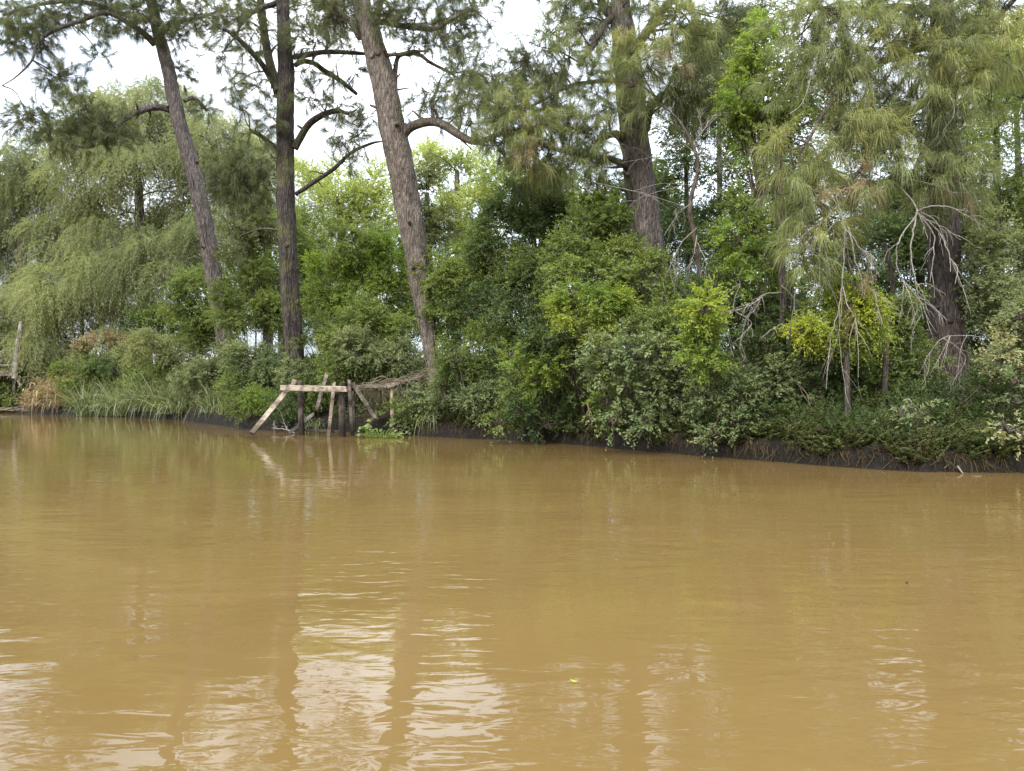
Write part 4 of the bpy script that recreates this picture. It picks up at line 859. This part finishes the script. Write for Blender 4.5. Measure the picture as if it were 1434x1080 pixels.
B('bush', 'low olive bush farthest up the bank', 'bush', ['leaf_olive', 'leaf_mid'], 'broad', 11, [(1880, 480, 70, 70), (1960, 540, 70, 60, 1)])
B('bush', 'dark low bush over the mud hollow in the middle', 'bush', ['leaf_dark', 'leaf_mid'], 'broad', 17.1, [(720, 540, 26, 26, 1), (760, 560, 36, 20), (800, 550, 34, 26), (735, 575, 34, 14), (820, 580, 30, 14), (770, 598, 26, 10, 0, -.4), (700, 592, 22, 10, 1, -.3)], cover=.9)

# left bank
B('bush', 'mid-green shrub with yellowish sprays above the long grasses', 'bush', ['leaf_willow_pale', 'leaf_mid'], 'small', 29.6, [(215, 480, 34, 20), (250, 490, 30, 24), (185, 500, 26, 16), (280, 480, 30, 30, 1), (235, 515, 34, 14, 1)], scale=1.4)
B('bush', 'grey-green scrambling shrub over the grass left of the leaning trunk foot', 'bush', ['leaf_greygreen', 'leaf_olive'], 'small', 27, [(285, 510, 34, 26), (320, 520, 28, 30), (265, 530, 26, 22), (305, 550, 30, 18), (330, 490, 26, 26)], scale=1.3)
B('bush', 'dry straw-coloured bush crowning the reed bank', 'bush', ['blade_tan', 'leaf_olive'], 'small', 34, [(115, 487, 16, 9), (145, 478, 20, 9), (165, 490, 18, 10, 1), (130, 500, 22, 12, 1), (172, 480, 10, 8)], scale=1.6, cover=.9)
B('bush', 'dark green bush in the reed bank between the straw tops and the grasses', 'bush', ['leaf_mid', 'leaf_dark'], 'small', 33.5, [(120, 515, 28, 18), (160, 515, 34, 18, 1), (195, 520, 26, 16), (95, 530, 16, 20)], scale=1.5)
B('bush', 'low dark green bush below the small landing', 'bush', ['leaf_mid', 'leaf_dark'], 'small', 36.8, [(10, 550, 20, 14), (-30, 545, 30, 20), (28, 555, 12, 10), (-80, 530, 40, 30)], scale=1.5)
B('bush', 'soft green undergrowth between the landing and the dry reeds', 'bush', ['leaf_willow_pale', 'leaf_mid'], 'small', 39, [(45, 525, 24, 20), (60, 505, 30, 20, 1), (30, 540, 20, 12, 1), (90, 500, 26, 16), (5, 475, 36, 34), (-35, 470, 40, 40, 1), (15, 515, 30, 22)], scale=1.6)

B('bush', 'shaded bush behind the willow stems left of the leaning trunk', 'bush', ['leaf_mid', 'leaf_dark'], 'back', 35, [(241, 455, 34, 26), (215, 440, 26, 24, 1), (270, 470, 30, 24)], scale=.9)
B('bush', 'tall bush just behind the bright leafy bush right of the forked trunk', 'bush', ['leaf_mid', 'leaf_dark'], 'back', 28, [(455, 441, 40, 34), (430, 410, 34, 34, 1), (500, 450, 40, 34)], scale=.8)
B('bush', 'dim tall bush behind the foot of the stout brown trunk', 'bush', ['leaf_dark', 'leaf_mid'], 'back', 25, [(640, 425, 40, 36), (610, 450, 34, 34, 1), (670, 450, 34, 34), (575, 430, 30, 30, 1)], scale=.7)
# grasses
def tussock(name, label, cat, mat, x, Y, n, Lm, W, spread, droop, hpx=0, group=None, tint=0.0, zj=0.0):
    g = rng()
    b = ground_at(x, Y); b[2] = max(b[2], .03) + hpx
    n = int(n)
    pos = b + g.normal(0, .16 + zj * .2, (n, 3)) * [1, 1, .05] + np.stack([np.zeros(n), np.zeros(n), g.uniform(0, 1, n) ** 1.5 * zj], 1)
    d = unit(g.normal(0, spread, (n, 3)) * [1, 1, .2] + [0, -.1, 1])
    G = Geo()
    add_strips(G, pos, d, Lm * g.uniform(.5, 1.15, n), W * g.uniform(.7, 1.2, n), droop * g.uniform(.4, 1.6, n), 0, np.clip(.5 + g.normal(0, .27, n) + tint, 0, 1), 5, g=g)
    o = G.build(name, mat, None, b)
    o['label'] = label; o['category'] = cat
    if group:
        o['group'] = group
    return o
GT = 'grass tussocks along the left bank'
for x, Y, n, Lm, lab in [
        (122, 32.2, 260, 1.7, 'spiky grey-green tussock with a bright base left of all the grasses'),
        (150, 31.9, 220, 1.5, 'tussock with pale drooping blades second from the dry reeds'),
        (172, 31.6, 240, 1.8, 'tall dark tussock under the straw-topped bush'),
        (196, 31.0, 260, 1.8, 'bushy tussock in the middle of the grassy bank'),
        (216, 30.3, 260, 1.7, 'long-bladed tussock leaning towards the water below the yellowish shrub'),
        (238, 29.5, 250, 1.7, 'drooping tussock right of the grassy bank middle'),
        (258, 28.7, 220, 1.5, 'thin tussock before the grey-green scrambling shrub'),
        (300, 26.0, 200, 1.1, 'yellowish tussock hanging over the water below the leaning trunk'),
        (322, 24.6, 120, .8, 'small sparse tussock near the slanted brace')]:
    tussock('grass_tussock', lab, 'grass tussock', 'blade_green', x, Y, n * 1.05, Lm * 1.6, .034, .42, .5, group=GT)
tussock('grass_tussock', 'fine arching grass clump at the right end of the broken jetty', 'grass tussock', 'blade_green', 606, 19.6, 130, 1.0, .014, .6, 1.1, .1, GT)
tussock('grass_tussock', 'dark strappy grass clump behind the jetty posts', 'grass tussock', 'blade_green', 440, 21.5, 160, 1.0, .018, .6, .9, 0, GT, -.2)
for x, Y, n, Lm, lab in [(54, 35.4, 200, 1.2, 'tan dead reed clump at the end of the reed bank'), (70, 34.9, 260, 1.7, 'tall tan dead reed clump full of broken leaves'), (88, 34.4, 240, 2.0, 'straw reed clump beside the dark green bush')]:
    tussock('reed_clump', lab, 'reeds', 'blade_tan', x, Y, n * 1.8, Lm * .62, .05, .8, .8, zj=Lm * .62, group='dry reed clumps')
tussock('papyrus', 'light green feathery papyrus among the dry reeds', 'papyrus', 'leaf_willow_pale', 96, 34.2, 260, 2.5, .02, .30, .5, 0)

# arching vine stems at the right of the jetty
g = rng()
e = empty('vine', ground_at(600, 20.2), 'arching pale vine stems trailing down to the water right of the jetty', 'vine')
G = Geo()
for pth in [[(580, 545), (572, 565), (560, 590), (556, 606)], [(640, 545), (610, 560), (590, 585), (575, 608)], [(600, 560), (625, 570), (628, 595), (622, 606)], [(585, 535), (600, 565), (612, 590)], [(560, 548), (590, 570), (605, 585)], [(648, 556), (660, 570), (668, 584)],
            [(610, 530), (590, 540), (575, 560), (565, 580)], [(600, 545), (580, 555), (566, 570)]]:
    pts = np.array([P(x, y, 19.55 + .25 * i / 3) for i, (x, y) in enumerate(pth)]); G.tube(pts, np.full(len(pts), .009), 5, 0, step=.08)
o = G.build('stem', 'twig_tan', e, np.array(e.location))
G = Geo()
for (x, y, rx, ry) in [(570, 570, 10, 14), (585, 560, 14, 14), (560, 590, 8, 10), (600, 575, 14, 12), (575, 596, 6, 8), (615, 560, 14, 12)]:
    blob_leaves(G, g, P(x, y, 19.7), rpx(rx, ry, 19.7), 'broad', 0, .45)
G.build('foliage', 'leaf_privet', e, np.array(e.location))

# ================================================================== THE BROKEN JETTY
def bar(a, b, w, h, mat, name, parent, org, chew=.0, seed=0, roll=0.0):
    """a sawn timber between two points, slightly bowed, with worn ends"""
    g = np.random.default_rng(900 + seed)
    a = np.asarray(a, float); b = np.asarray(b, float)
    n = 9
    u = np.linspace(0, 1, n)[:, None]
    c = a + (b - a) * u + np.sin(u * np.pi) * g.normal(0, .008, 3)
    t = unit(b - a)
    s = unit(np.cross(t, [0, 1., 0.01])); f = np.cross(t, s)
    s, f = s * math.cos(roll) + f * math.sin(roll), f * math.cos(roll) - s * math.sin(roll)
    rows = []
    k = .82
    for i in range(n):
        ww = w / 2 * (1 + g.normal(0, .03)); hh = h / 2 * (1 + g.normal(0, .03))
        if i in (0, n - 1):
            ww *= 1 - chew; hh *= 1 - chew
        prof = [(-ww, -hh * k), (-ww * k, -hh), (ww * k, -hh), (ww, -hh * k), (ww, hh * k), (ww * k, hh), (-ww * k, hh), (-ww, hh * k)]
        j = g.normal(0, .03 if i in (0, n - 1) else .002, 8) * (1 if chew else .3)
        rows.append([c[i] + s * p_ + f * q_ + t * j[m_] for m_, (p_, q_) in enumerate(prof)])
    v = np.array(rows).reshape(-1, 3)
    i = np.arange(n - 1)[:, None] * 8; j = np.arange(8)[None]; kk = (j + 1) % 8
    G = Geo(); G.add(v, np.stack([i + j, i + kk, i + 8 + kk, i + 8 + j], -1).reshape(-1, 4))
    for e0 in (0, (n - 1) * 8):
        G.add(v[e0:e0 + 8], [[0, 1, 2, 3], [0, 3, 4, 7], [4, 5, 6, 7]])
    return G.build(name, mat, parent, org)

def pole(a, b, r0, r1, mat, name, parent, org, seed=0, rough=.06):
    g = np.random.default_rng(700 + seed)
    a = np.asarray(a, float); b = np.asarray(b, float)
    m1 = a * .66 + b * .34 + g.normal(0, .012, 3); m2 = a * .33 + b * .67 + g.normal(0, .012, 3)
    G = Geo(); G.tube([a, m1, m2, b], [r0, r0 * .97, (r0 + r1) / 2, r1], 12, 0, rough, .06, seed=seed)
    return G.build(name, mat, parent, org)

YJ = 19.5
org = np.array([(450 - CX) / F * YJ, YJ, 0.0])
J = empty('jetty', org, 'broken wooden jetty of old posts with one pale plank left on top', 'jetty')
px = lambda w, Y=YJ: w / F * Y
below = lambda x, Y=YJ: P(x, CY + H * F / Y, Y) - [0, 0, .35]
pole(below(422.5, 19.9), P(421.0, 534.5, 19.9), px(4.3), px(3.9), 'post_dark', 'post', J, org, 1)
pole(below(480.0, 19.25), P(479.5, 536, 19.25), px(4.6), px(4.2), 'post_dark', 'post', J, org, 2)
pole(below(551.0, 20.1), P(548.3, 538, 20.1), px(3.6), px(3.2), 'post_tan', 'post', J, org, 3)
bar(P(393.6, 543.0, 19.60), P(485.6, 545.0, 19.02), px(7.8), .05, 'plank_pale', 'plank', J, org, .06, 1)
bar(P(353, 606.5, 18.85), P(407, 541, 19.85), px(6.8), .07, 'plank_pale', 'brace', J, org, .1, 2)
bar(P(459.3, 619, 19.35), P(468, 537.6, 19.5), px(4.6), .06, 'plank_pale', 'post', J, org, .08, 3)
bar(P(444, 573, 20.4), P(458, 525, 20.6), px(5.6), .09, 'plank_old', 'brace', J, org, .08, 4)
bar(P(493.5, 612, 19.6), P(489.4, 534.4, 19.6), px(4.4), .08, 'plank_old', 'post', J, org, .05, 5)
bar(P(496, 605, 20.0), P(494.5, 550, 20.1), px(3.4), .07, 'post_dark', 'post', J, org, .05, 6)
bar(P(525.6, 584.8, 19.8), P(494, 536.6, 19.7), px(5.6), .06, 'plank_old', 'brace', J, org, .08, 7)
bar(P(510.5, 606, 20.0), P(527, 577, 19.95), px(4.2), .07, 'plank_old', 'brace', J, org, .1, 8)
bar(P(496, 541.5, 19.85), P(551, 540.5, 20.0), px(4.6), .06, 'plank_old', 'rail', J, org, .05, 9)
bar(P(543, 542, 19.95), P(592, 527, 20.3), px(4.2), .06, 'plank_old', 'rail', J, org, .05, 14)
bar(P(426, 602.2, 19.95), P(480, 604.6, 19.45), px(3.4), .06, 'plank_old', 'rail', J, org, .05, 10)
bar(P(405, 606.5, 20.2), P(438, 581, 20.6), px(5.2), .05, 'post_grey', 'plank', J, org, .15, 11)
bar(P(409, 541, 20.0), P(412.5, 533.5, 20.0), px(7), .08, 'plank_pale', 'block', J, org, .1, 12)
bar(P(425, 541, 20.15), P(456, 541, 20.3), px(4), .05, 'plank_old', 'rail', J, org, .05, 13)
# nails and knots on the pale plank
for x in (402, 421, 452, 470, 479):
    G = Geo(); a = P(x, 543 + (x - 394) * .02 + (1 if x % 2 else -1.2), 19.60 - (x - 394) / 92 * .58 - .045)
    G.tube([a + [0, .03, 0], a + [0, -.004, 0]], [.011, .011], 6)
    G.build('bolt', 'bark_rust', J, org)
# driftwood and a small stump at its left foot
g = rng()
o = pole(below(385.5, 21.3), P(385, 590, 21.3), .05, .035, 'post_grey', 'stump', None, below(385.5, 21.3), 21); o['label'] = 'little weathered stump between the slanted brace and the dark post'; o['category'] = 'stump'
G = Geo(); bare_twigs(G, g, [P(413, 607, 20.4), P(398, 601, 20.7), P(380, 600, 21)], .018, 2, 6, .1)
o = G.build('driftwood', 'twig_dead', None, P(400, 603, 20.6)); o['label'] = 'grey twiggy driftwood caught at the foot of the dark post'; o['category'] = 'driftwood'
G = Geo()
bare_twigs(G, g, [P(255, 590, 28), P(262, 584, 28.2), P(272, 578, 28.4)], .02, 2, 6, .1); bare_twigs(G, g, [P(243, 587, 28.6), P(256, 579, 28.6), P(268, 576, 28.6)], .02, 2, 6, .1)
o = G.build('driftwood', 'twig', None, P(260, 586, 28)); o['label'] = 'dark fallen branch lying at the water below the long grass'; o['category'] = 'driftwood'
# dead creeper matted over the back rail
e = empty('dead_creeper', P(550, 545, 20.2), 'brown dead creeper matted over the back rail of the jetty', 'creeper')
G = Geo()
for k in range(85):
    x0 = g.uniform(500, 590); y0 = 541 - max(0, x0 - 540) * .32 + g.normal(0, 3.5)
    Y0 = 20.15 + g.normal(0, .12)
    l = g.uniform(12, 40); a = P(x0, y0, Y0); b = P(x0 + l * .5, y0 - l * .10 + g.normal(0, 3), Y0 + g.normal(0, .08)); c = P(x0 + l, y0 - l * .15 + g.normal(0, 5) + (g.uniform(0, 22) if k % 4 == 0 else 0), Y0 + g.normal(0, .1))
    G.tube([a, b, c], [.006, .007, .004], 4)
for k in range(90):
    x0 = g.uniform(500, 575); a = P(x0, 542 + g.normal(0, 2), 20.1 + g.normal(0, .1)); l = g.uniform(.15, .6)
    G.tube([a, a + [g.normal(0, .06), g.normal(0, .05), -l * .5], a + [g.normal(0, .12), g.normal(0, .05), -l]], [.006, .005, .003], 4)
G.build('stem', 'twig_tan', e, np.array(e.location))
G = Geo()
for (x, y, rx, ry) in [(520, 556, 22, 12), (545, 560, 16, 14), (530, 575, 14, 10)]:
    blob_leaves(G, g, P(x, y, 20.5), rpx(rx, ry, 20.5), 'small', 0, .5)
G.build('foliage', 'leaf_olive', e, np.array(e.location))

# ================================================================== THE LANDING at the far left
YL = 36.5
org = np.array([(5 - CX) / F * YL, YL, .5])
D = empty('landing', org, 'small weathered wooden landing with a handrail among the trees', 'landing')
bar(P(-70, 523.5, YL), P(23, 523.5, YL), .22, .10, 'plank_old', 'deck_edge', D, org, 0, 31)
G = Geo()
for k in range(14):
    x0 = -68 + k * 6.6
    a = P(x0, 520.5, YL)
    G.add([a + [dx * .20, dy, dz] for dx in (0, 1) for dy in (.06, 2.2) for dz in (0, .04)], [[0, 1, 3, 2], [4, 6, 7, 5], [0, 4, 5, 1], [2, 3, 7, 6], [1, 5, 7, 3], [0, 2, 6, 4]])
G.build('deck', 'plank_old', D, org)
for x in (21, -14, -50):
    bar(P(x, 523, YL) - [0, -.1, 0], P(x - .5, 497, YL) - [0, -.1, 0], .16, .12, 'post_tan', 'post', D, org, 0, 32 + x)
    bar(P(x, 560, YL + .3), P(x, 525, YL + .3), .17, .17, 'post_dark', 'leg', D, org, 0, 62 + x)
bar(P(-70, 498.3, YL), P(27, 498.5, YL), .11, .07, 'plank_old', 'handrail', D, org, 0, 36)
bar(P(-70, 511, YL + .05), P(20, 511, YL + .05), .07, .05, 'post_grey', 'rail', D, org, 0, 37)
bar(P(19, 523, YL - .1), P(29.5, 541, YL - .3), .11, .07, 'plank_old', 'brace', D, org, 0, 38)
o = pole(P(20.5, 530, YL - .25), P(30, 451, YL - .2), .13, .10, 'post_grey', 'mooring_pole', None, P(20.5, 530, YL - .25), 41); o['label'] = 'tall grey mooring pole leaning beside the landing handrail'; o['category'] = 'pole'
# muddy spit with cut reeds
G = Geo()
for k in range(26):
    x0 = g.uniform(-20, 60); a = P(x0, 575 + g.normal(0, 1), 36 - x0 * .02); l = g.uniform(.5, 1.6)
    G.tube([a, a + [l * .5, g.normal(0, .2), g.uniform(.02, .12)], a + [l, g.normal(0, .3), g.uniform(0, .2)]], [.02, .02, .012], 4)
o = G.build('driftwood', 'twig_tan', None, P(20, 575, 36)); o['label'] = 'raft of fallen dead reeds lying in the shallows below the landing'; o['category'] = 'driftwood'

# ================================================================== ON THE WATER
e = empty('water_hyacinth', P(533, 612, 19.2) * [1, 1, 0], 'bright green water hyacinth floating by the jetty posts', 'water plant')
g = rng(); b0 = P(535, 612, 18.9); b0[2] = .01
G = Geo()
for k in range(64):
    r = g.uniform(0, 1) ** .6; th = g.uniform(0, 6.28)
    a = b0 + [r * .42 * math.cos(th), r * .26 * math.sin(th), 0]; hgt = g.uniform(.02, .24) * (1.15 - .75 * r)
    c = a + [math.cos(th) * .16 * r + g.normal(0, .04), math.sin(th) * .1 * r, hgt]
    G.tube([a, (a + c) / 2 + [0, 0, .03], c], [.010, .009, .006], 5, 0)
    add_leaves(G, c[None], (np.array([math.cos(th), math.sin(th) * .7 - .3, .35 + g.normal(0, .3)]))[None], np.array([[g.normal(0, .4), -.5, 1.]]), [g.uniform(.07, .13)], [g.uniform(.035, .07)], 0, [g.uniform(.2, .9)])
for cx, cy, sc in [(508, 612.5, .6), (518, 597, 1.0), (560, 611, .9), (512, 600, .9), (553, 613, .6)]:
    cc = P(cx, cy, 19.1); cc[2] = max(.02, cc[2])
    for k in range(6):
        add_leaves(G, cc[None] + g.normal(0, .05, (1, 3)), g.normal(0, 1, (1, 3)) * [1, .5, .5], np.array([[0, -.7, .7]]), [.13 * sc], [.11 * sc], 0, [g.uniform(.3, .9)])
G.build('foliage', 'hyacinth', e, np.array(e.location))

def float_leaf(x, y, l, w, mat, label, name='fallen_leaf', rot=0.5, cat='leaf', group=None):
    Y = H * F / (y - CY); c = P(x, y, Y); c[2] = .004
    n = 10
    u = np.linspace(-1, 1, n); prof = w / 2 * np.sqrt(np.clip(1 - u ** 2, 0, 1)) * (1 - .2 * u)
    ca, sa = math.cos(rot), math.sin(rot)
    v = []
    for ui, pi in zip(u, prof):
        for sg in (-1, 0, 1):
            a, b = ui * l / 2, sg * pi
            v.append(c + [a * ca - b * sa, a * sa + b * ca, .006 * abs(sg) + .004 * ui * ui])
    q = [[3 * i + j, 3 * i + j + 1, 3 * i + j + 4, 3 * i + j + 3] for i in range(n - 1) for j in (0, 1)]
    G = Geo(); G.add(np.array(v), q, smooth=True)
    o = G.build(name, mat, None, c); o['label'] = label; o['category'] = cat
    if group:
        o['group'] = group
    return o
float_leaf(804, 957, .038, .017, 'leaf_yellow', 'single yellow leaf afloat among the sky reflections in the foreground', rot=-.5)
float_leaf(1368, 668, .16, .07, 'needle_dry', 'pale dry leaf afloat close under the mud bank', rot=.1)
float_leaf(1270, 818, .02, .016, 'bark_dark', 'tiny dark speck of a leaf afloat on the open water', rot=.3)
# a root snag in the mud
G = Geo(); g = rng()
G.tube([P(1331, 634, 11.75), P(1336, 645, 11.55), P(1341, 653, 11.4), P(1349, 664, 11.15)], [.02, .02, .016, .010], 6, 0, .1, .04)
G.tube([P(1336, 645, 11.55), P(1328, 651, 11.45), P(1322, 656, 11.4)], [.010, .008, .005], 5, 0)
o = G.build('root_snag', 'twig_tan', None, P(1340, 650, 11.5)); o['label'] = 'pale snag of root poking from the mud into the water'; o['category'] = 'root'
# leaning bare stems along the shaded bank edge
for lab, pts, r in [('bare curved branch over the dark hollow', [(757, 482, 16.4), (790, 475, 16.3), (822, 474, 16.2), (832, 486, 16.2)], .02),
                    ('short bare stem dropping into the mud under the middle privet', [(822, 560, 16.3), (826, 580, 16.2), (829, 602, 16.2)], .022),
                    ('straight pale stick slanting through the grey privet', [(1098, 520, 13.4), (1120, 540, 13.2), (1142, 566, 13.1)], .010)]:
    G = Geo(); bare_twigs(G, g, [P(*q_) for q_ in pts], r, 1, 4, .2)
    o = G.build('bare_branch', 'twig_tan', None, P(*pts[0])); o['label'] = lab; o['category'] = 'branch'
# slim stems of the thicket
for lab, pts, w, mt in [('slim upright stem in the shade right of the yellow bush', [(1238, 590, 13.2, 9), (1240, 520, 13.2, 8), (1244, 440, 13.3, 6)], 0, 'twig'),
                        ('slender pale stem climbing behind the hanging bleached limbs', [(1256, 480, 14.6, 8), (1250, 400, 14.6, 7), (1238, 340, 14.6, 5)], 0, 'twig'),
                        ('dark leaning trunk in the thicket behind the olive bush', [(1130, 480, 14.8, 18), (1110, 440, 14.8, 17), (1100, 400, 14.8, 14)], 0, 'bark_umber'),
                        ('pair-stemmed brown shoot under the grey privet', [(1008, 610, 13.9, 7), (1003, 560, 13.9, 6), (1000, 520, 13.9, 5)], 0, 'twig')]:
    pp = np.array([P(a[0], a[1], a[2]) for a in pts]); pp[0][2] = gz(pp[0][0], pp[0][1]) - .1
    G = Geo(); G.tube(pp, [a[3] / F * a[2] / 2 for a in pts], 8, 0, .08, .1)
    o = G.build('thicket_shoot', mt, None, pp[0]); o['label'] = lab.replace('pair-stemmed brown', 'brown leaning'); o['category'] = 'stem'

# ================================================================== LIGHT, SKY, CAMERA
SUN_EL, SUN_AZ = 44, 205          # high, from behind the viewer's left shoulder, veiled by cloud
w = bpy.data.worlds.new('World'); S.world = w; w.use_nodes = True
nt = w.node_tree; N, L = nt.nodes, nt.links; N.clear()
sky = N.new('ShaderNodeTexSky'); sky.sky_type = 'NISHITA'; sky.sun_disc = False
sky.sun_elevation = R(SUN_EL); sky.sun_rotation = R(SUN_AZ)
bg = N.new('ShaderNodeBackground'); bg.inputs['Strength'].default_value = .10
L.new(sky.outputs[0], bg.inputs['Color'])
tc = N.new('ShaderNodeTexCoord')
sx = N.new('ShaderNodeSeparateXYZ'); L.new(tc.outputs['Generated'], sx.inputs[0])
cl = N.new('ShaderNodeTexNoise'); cl.inputs['Scale'].default_value = 2.2; cl.inputs['Detail'].default_value = 5; L.new(tc.outputs['Generated'], cl.inputs['Vector'])
cr = ramp(N, [(.35, (.74, .84, 1.0)), (.65, (.93, .96, 1.0))]); L.new(cl.outputs['Fac'], cr.inputs[0])
cb = N.new('ShaderNodeBackground'); L.new(cr.outputs[0], cb.inputs['Color'])
st = N.new('ShaderNodeMath'); st.operation = 'MULTIPLY_ADD'; st.use_clamp = False
zc = N.new('ShaderNodeMath'); zc.operation = 'MAXIMUM'; L.new(sx.outputs['Z'], zc.inputs[0]); zc.inputs[1].default_value = 0
L.new(zc.outputs[0], st.inputs[0]); st.inputs[1].default_value = 1.9; st.inputs[2].default_value = .42     # brighter overhead, as an overcast sky is
c2 = N.new('ShaderNodeTexNoise'); c2.inputs['Scale'].default_value = 4.5; c2.inputs['Detail'].default_value = 6; c2.inputs['Roughness'].default_value = .55
mp_ = N.new('ShaderNodeMapping'); mp_.inputs['Scale'].default_value = (1, 1, 2.4); L.new(tc.outputs['Generated'], mp_.inputs[0]); L.new(mp_.outputs[0], c2.inputs['Vector'])
cv = N.new('ShaderNodeMapRange'); cv.inputs['From Min'].default_value = .36; cv.inputs['From Max'].default_value = .6; cv.inputs['To Min'].default_value = .5; cv.inputs['To Max'].default_value = 1.15
L.new(c2.outputs['Fac'], cv.inputs['Value'])     # thinner and thicker cloud
sm = N.new('ShaderNodeMath'); sm.operation = 'MULTIPLY'; L.new(st.outputs[0], sm.inputs[0]); L.new(cv.outputs[0], sm.inputs[1])
L.new(sm.outputs[0], cb.inputs['Strength'])
ms = N.new('ShaderNodeMixShader'); ms.inputs[0].default_value = .85
L.new(bg.outputs[0], ms.inputs[1]); L.new(cb.outputs[0], ms.inputs[2])
ow = N.new('ShaderNodeOutputWorld'); L.new(ms.outputs[0], ow.inputs[0])

sd = bpy.data.lights.new('sun', 'SUN'); sd.energy = 1.4; sd.angle = R(20); sd.color = (1, .96, .88)
so = bpy.data.objects.new('sun', sd); COL.objects.link(so)
# the sky's rotation is measured from +Y clockwise; the lamp shines from the same place
from mathutils import Vector
az = R(SUN_AZ); dv = Vector((math.sin(az) * math.cos(R(SUN_EL)), math.cos(az) * math.cos(R(SUN_EL)), math.sin(R(SUN_EL))))
so.rotation_euler = dv.to_track_quat('Z', 'Y').to_euler(); so.location = dv * 60

cd = bpy.data.cameras.new('camera'); cam = bpy.data.objects.new('camera', cd); COL.objects.link(cam)
cam.location = (0, 0, H); cam.rotation_euler = (R(90), 0, 0)
cd.sensor_width = 36; cd.lens = 36 * F / 1434; cd.clip_start = .05; cd.clip_end = 2000
S.camera = cam

S.render.engine = 'CYCLES'
c = S.cycles
c.max_bounces = 7; c.diffuse_bounces = 4; c.glossy_bounces = 3; c.transmission_bounces = 4; c.transparent_max_bounces = 4
c.volume_bounces = 1
c.caustics_reflective = False; c.caustics_refractive = False
c.sample_clamp_indirect = 6
c.use_denoising = True
c.denoiser = 'OPENIMAGEDENOISE'; c.denoising_input_passes = 'RGB_ALBEDO_NORMAL'; c.denoising_prefilter = 'ACCURATE'
S.view_settings.view_transform = 'Standard'; S.view_settings.look = 'None'
S.view_settings.exposure = 1.62; S.view_settings.gamma = 1.0; S.view_settings.use_curve_mapping = False
